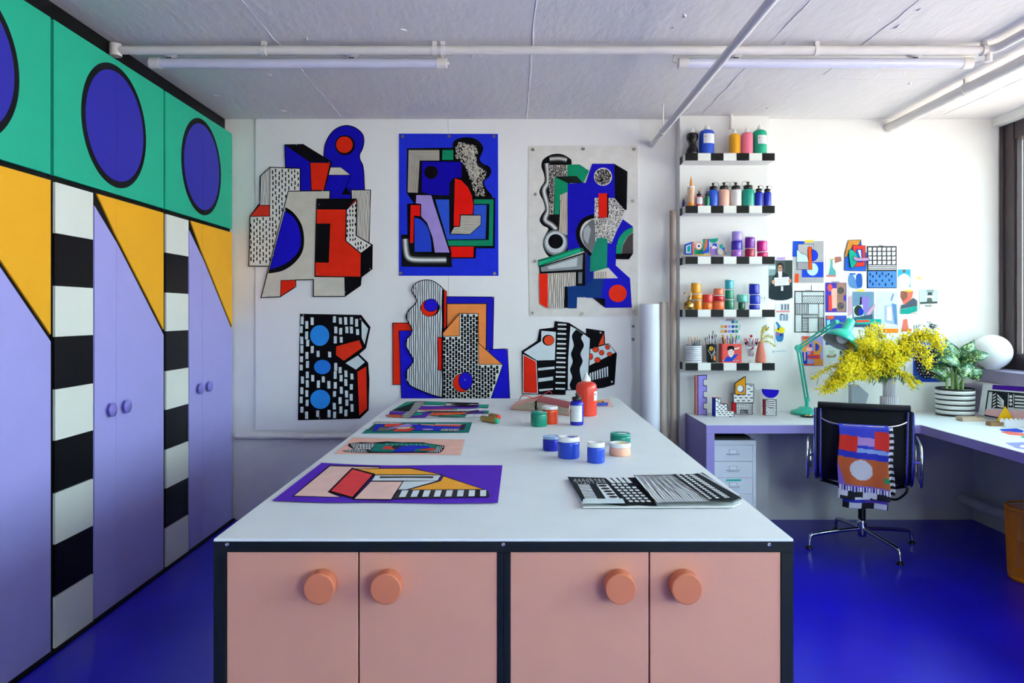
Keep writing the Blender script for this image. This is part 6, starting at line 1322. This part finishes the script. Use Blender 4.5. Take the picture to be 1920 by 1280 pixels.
for s in (-1, 1):
    xx = s*(SWd+.006)
    # twin ribbed side rail
    for o_ in (-.014, .014):
        MB().tube([(xx+o_, y-.006, z) for y, z in pf[:-2]], .0125, 'polished', 8, up=(1, 0, 0), flat=.75).build('side_rail', ch, local=True)
    MB().tube([(xx, y-.001, z) for y, z in pf[1:-2]], .007, 'black_plastic', 6).build('rail_channel', ch, local=True)
    # arm loop
    ax_ = xx+s*.060
    loop = smooth([(-.30, .66), (-.20, .685), (.02, .685), (.08, .66), (.09, .60), (.06, .50), (.0, .452), (-.18, .452), (-.29, .468), (-.325, .53), (-.335, .60)], True, 5)
    MB().tube([(ax_, y, z) for y, z in loop], .016, 'polished', 10, closed=True, flat=.55, up=(1, 0, 0)).build('arm_loop', ch, local=True)
    for q_ in ((-.335, -.315, .595, .607), (-.03, -.01, .448, .46)): MB().box(min(xx+s*.016, ax_-s*.004), max(xx+s*.016, ax_-s*.004), *q_, 'polished').build('arm_bracket', ch, local=True)
sb = smooth([(-SWd, -.372, .84), (-SWd+.05, -.405, .815), (-.10, -.435, .803), (.10, -.435, .803), (SWd-.05, -.405, .815), (SWd, -.372, .84)], False, 5)
MB().tube(sb, .007, 'polished', 8).build('back_spreader', ch, local=True)
MB().tube(smooth([(-SWd, .12, .43), (-.1, .10, .40), (0, .09, .392), (.1, .10, .40), (SWd, .12, .43)], False, 4), .010, 'polished', 8).tube(smooth([(-SWd, -.17, .43), (-.1, -.13, .392), (0, -.12, .385), (.1, -.13, .392), (SWd, -.17, .43)], False, 4), .011, 'black_plastic', 8).build('seat_spreader', ch, local=True)
MB().box(-.05, .05, -.13, .11, .355, .392, 'black_plastic').build('tilt_box', ch, local=True, bevel=.006)
MB().lathe(0, 0, 0, [(.022, .17), (.022, .356)], 'black_plastic', 20).build('column', ch, local=True)
MB().lathe(0, 0, 0, [(.0001, .06), (.020, .062), (.026, .075), (.028, .15), (.024, .175), (.0001, .176)], 'polished', 24).build('hub', ch, local=True)
for i, wa in enumerate(((1.86, 4.625), (2.23, 4.30), (2.515, 4.72), (2.15, 5.02))):
    a = math.atan2(wa[1]-CY, wa[0]-CX)-YAW; c_, s_ = math.cos(a), math.sin(a); R_ = .345
    pts = [(.02*c_, .02*s_, .112), (.15*c_, .15*s_, .102), ((R_-.035)*c_, (R_-.035)*s_, .085), ((R_-.008)*c_, (R_-.008)*s_, .070), (R_*c_, R_*s_, .022)]
    lg = MB().tube(smooth(pts, False, 3), [.013]*3+[.012]*4+[.011]*6, 'polished', 10).build('leg', ch, local=True)
    g_ = MB().lathe(R_*c_, R_*s_, 0, [(.020, 0), (.021, .008), (.010, .014), (.008, .024)], 'black_plastic', 16).build('glide', lg, local=True)
MB().tube(smooth([(.05, -.06, .37), (.16, -.20, .35), (.22, -.26, .40), (.235, -.26, .44)], False, 4), .007, 'black_plastic', 8).build('tilt_lever', ch, local=True)
# scarf draped over the back spreader, chequered coloured cloth
Rz = Matrix.Translation((CX, CY, 0)) @ Matrix.Rotation(YAW, 4, 'Z')
sc_w, v0, v1 = .245, .812, .335
def scol(u, v):      # crop coordinates of 1480,730 scale 3.657 : u 320-600, v 225-820
    x, y = 320+u*285, 225+v*545
    y -= u*30
    if inside((x, y), circ(455, 540, 64, 74, 28)): return 'd0ccd4'
    if y < 300: return '3a44c8' if not (x > 520 and y > 245) else 'e02c20'
    if x > 520 and y < 378: return 'e02c20'
    if y < 412: return ('e82c18' if x < 424 else ('b88ccc' if y < 360 else ('2c38c0' if y < 382 else '8ca8e0'))) if not (x > 520 and y < 378) else 'e02c20'
    if y < 458: return '2430b8'
    if y < 655:
        if x < 322+(y-500)*.25 and y > 500: return '8a64c8'
        if x > 578 and 575 < y < 610: return '1c8c5c'
        return 'c8602c'
    if y < 665: return '8a64c8'
    if y < 700: return ('e8e4ec' if int(x/8) % 2 else '2c2c8c')
    if y < 740: return '0e0e14' if int((x-290)/82) % 2 else 'dcdce4'
    return '0e0e14' if int((x-250)/82) % 2 else 'dcdce4'
def cloth(name, parent, w0, w1, z1_, z0_, yoff, cf, nu=48, nv=84, dx=0):
    V = []; mb = MB()
    for j in range(nv+1):
        v = j/nv; z = z1_+(z0_-z1_)*v
        for i in range(nu+1):
            u = i/nu; w = w0+(w1-w0)*v; x = -w/2+w*u+dx+.004*math.sin(v*9)
            y = -.447+.0-yoff+.006*math.sin(u*9+v*3)*(.3+v)+.012*v
            if v < .04: y += .010*(1-v/.04)
            V.append(tuple(Rz @ Vector((x, y, z-.004*math.sin(u*6)*v))))
    groups = {}
    for j in range(nv):
        for i in range(nu):
            groups.setdefault(cf((i+.5)/nu, (j+.5)/nv), []).append((j*(nu+1)+i, j*(nu+1)+i+1, (j+1)*(nu+1)+i+1, (j+1)*(nu+1)+i))
    b0 = 0
    mb.v = V
    for c, fs in groups.items():
        k = mb.mi(mat('cloth_'+c, c, .6, var=.04, sheen=.2))
        for f in fs: mb.f.append(f); mb.m.append(k); mb.s.append(True)
    o_ = mb.build(name, parent); sdf = o_.modifiers.new('thickness', 'SOLIDIFY'); sdf.thickness = .001; return o_
o0 = Rz @ Vector((0, -.447, .4))
sf = thing('patterned_scarf', 'bright geometric patterned scarf hanging over the back of the office chair', 'scarf', o0)
cloth('front_fold', sf, .255, .270, v0, .385, .0, scol)
cloth('rear_fold', sf, .235, .235, .60, .330, -.026, lambda u, v: ('0e0e14' if int(u*3.6+.5) % 2 == 0 else 'd4d4e0') if v > .88 else ('5c3cb0' if u > .5 else '2430b8'), 40, 40, .006)
cloth('side_fold', sf, .03, .05, v0-.01, .42, -.018, lambda u, v: '0e0e14' if int(v*22) % 2 else 'dcdce4', 6, 66, .135)

# ---------------------------------------------------------------- sketch albums and gold crayons on the table
def TP(px, py): d = dplane(py, TT); return Vector((X(px, d), d, TT))
mat('page_edges', 'cfc6ac', .85, var=.15, vscale=90, stretch=(1, 1, 14)); mat('album_cover', 'c8786c', .6, var=.06); mat('ribbon_red', 'c83028', .5, var=.05)
def album(label, a, b, c, h0, h1, pcol, swell=0):
    a, b, c = TP(*a), TP(*b), TP(*c); e1, e2 = b-a, c-a
    root = thing('sketch_album', label, 'book', a, 'bulging sketch albums at the back of the table')
    def vol(z0, z1, m, ins, nm, parent=root, wavy=False):
        P = []
        for u, v in ((ins, ins), (1-ins, ins), (1-ins, 1-ins), (ins, 1-ins)):
            p = a+e1*u+e2*v; P.append((p, z0*(1-u*0)+0, z1(u) if callable(z1) else z1))
        lo = [Vector((p.x, p.y, TT+q0(u_) if callable(z0) else TT+z0)) for (p, q0, _), u_ in zip(P, (0, 1, 1, 0))]
        hi = [Vector((p.x, p.y, TT+q1)) for p, _, q1 in P]
        MB().add(lo+hi, [(3, 2, 1, 0), (4, 5, 6, 7), (0, 1, 5, 4), (1, 2, 6, 5), (2, 3, 7, 6), (3, 0, 4, 7)], m).build(nm, parent)
    top_f = lambda u: h0+(h1-h0)*u
    vol(.0005, .003, 'album_cover', 0, 'back_cover')
    nl = 6
    for k in range(nl):
        def f1(u, k=k): return .0035+(top_f(u)-.0035)*(k+.82)/nl
        z0 = lambda u, k=k: .0035+(top_f(u)-.0035)*k/nl
        P = [a+e1*u+e2*v for u, v in ((.02+.01*(k % 2), .03), (.98-.012*(k % 3), .03), (.98, .97), (.02, .97))]
        us = (0, 1, 1, 0)
        lo = [Vector((p.x, p.y, TT+z0(u))) for p, u in zip(P, us)]; hi = [Vector((p.x, p.y, TT+f1(u))) for p, u in zip(P, us)]
        MB().add(lo+hi, [(3, 2, 1, 0), (4, 5, 6, 7), (0, 1, 5, 4), (1, 2, 6, 5), (2, 3, 7, 6), (3, 0, 4, 7)], 'page_edges').build('page_bundle', root)
    P = [a, b, b+e2, a+e2]; us = (0, 1, 1, 0)
    lo = [Vector((p.x, p.y, TT+top_f(u)+.0002)) for p, u in zip(P, us)]; hi = [v+Vector((0, 0, .0025)) for v in lo]
    MB().add(lo+hi, [(3, 2, 1, 0), (4, 5, 6, 7), (0, 1, 5, 4), (1, 2, 6, 5), (2, 3, 7, 6), (3, 0, 4, 7)], mat('cover_'+pcol, pcol, .6, var=.05)).build('front_cover', root)
    return root, a, e1, e2, top_f
rt, a, e1, e2, tf = album('bulging sketch album with pink cover and red ribbon, on the left behind the red jar', (957, 768), (1004, 771), (968, 757), .012, .058, 'e8b4a0')
q = a+e1*.72+e2*.35; z = TT+tf(.72)+.003
MB().tube(smooth([(q.x-.06, q.y, z+.0), (q.x-.05, q.y, z+.022), (q.x-.02, q.y, z+.026), (q.x+.02, q.y, z+.010), (q.x+.07, q.y, z+.030), (q.x+.11, q.y, z+.050), (q.x+.13, q.y, z+.028)], False, 5), .0022, 'ribbon_red', 6).build('ribbon', rt)
album('bulging sketch album with dark red cover, just left of the blue flip-cap bottle', (1005, 771.5), (1067, 780), (1012, 760), .058, .040, 'a04448')
gold = mat('gold_foil', 'b89c50', .35, .7, var=.08)
for k, (p0, p1, c, lb) in enumerate((((903, 789), (934, 795), '1cb48c', 'gold crayon with green ends in front of the far sheet'), ((918, 786.5), (936, 790), 'd8402c', 'gold crayon with a red end behind the green one'))):
    A_, B_ = TP(*p0), TP(*p1); A_.z = B_.z = TT+.0152; 
    if k: A_.y += .034; B_.y += .034
    dv = (B_-A_).normalized(); root = thing('wax_crayon', lb, 'crayon', (A_+B_)/2-Vector((0, 0, .015)), 'gold crayons on the table')
    MB().tube([A_+dv*.012, B_-dv*.012], .0148, gold, 16).build('wrapper', root)
    for e_, s in ((A_, 1), (B_, -1)): MB().tube([e_, e_+dv*s*.003, e_+dv*s*.0118], [.009, .0125, .0135], plas(c, .5), 14).build('end_plug', root)
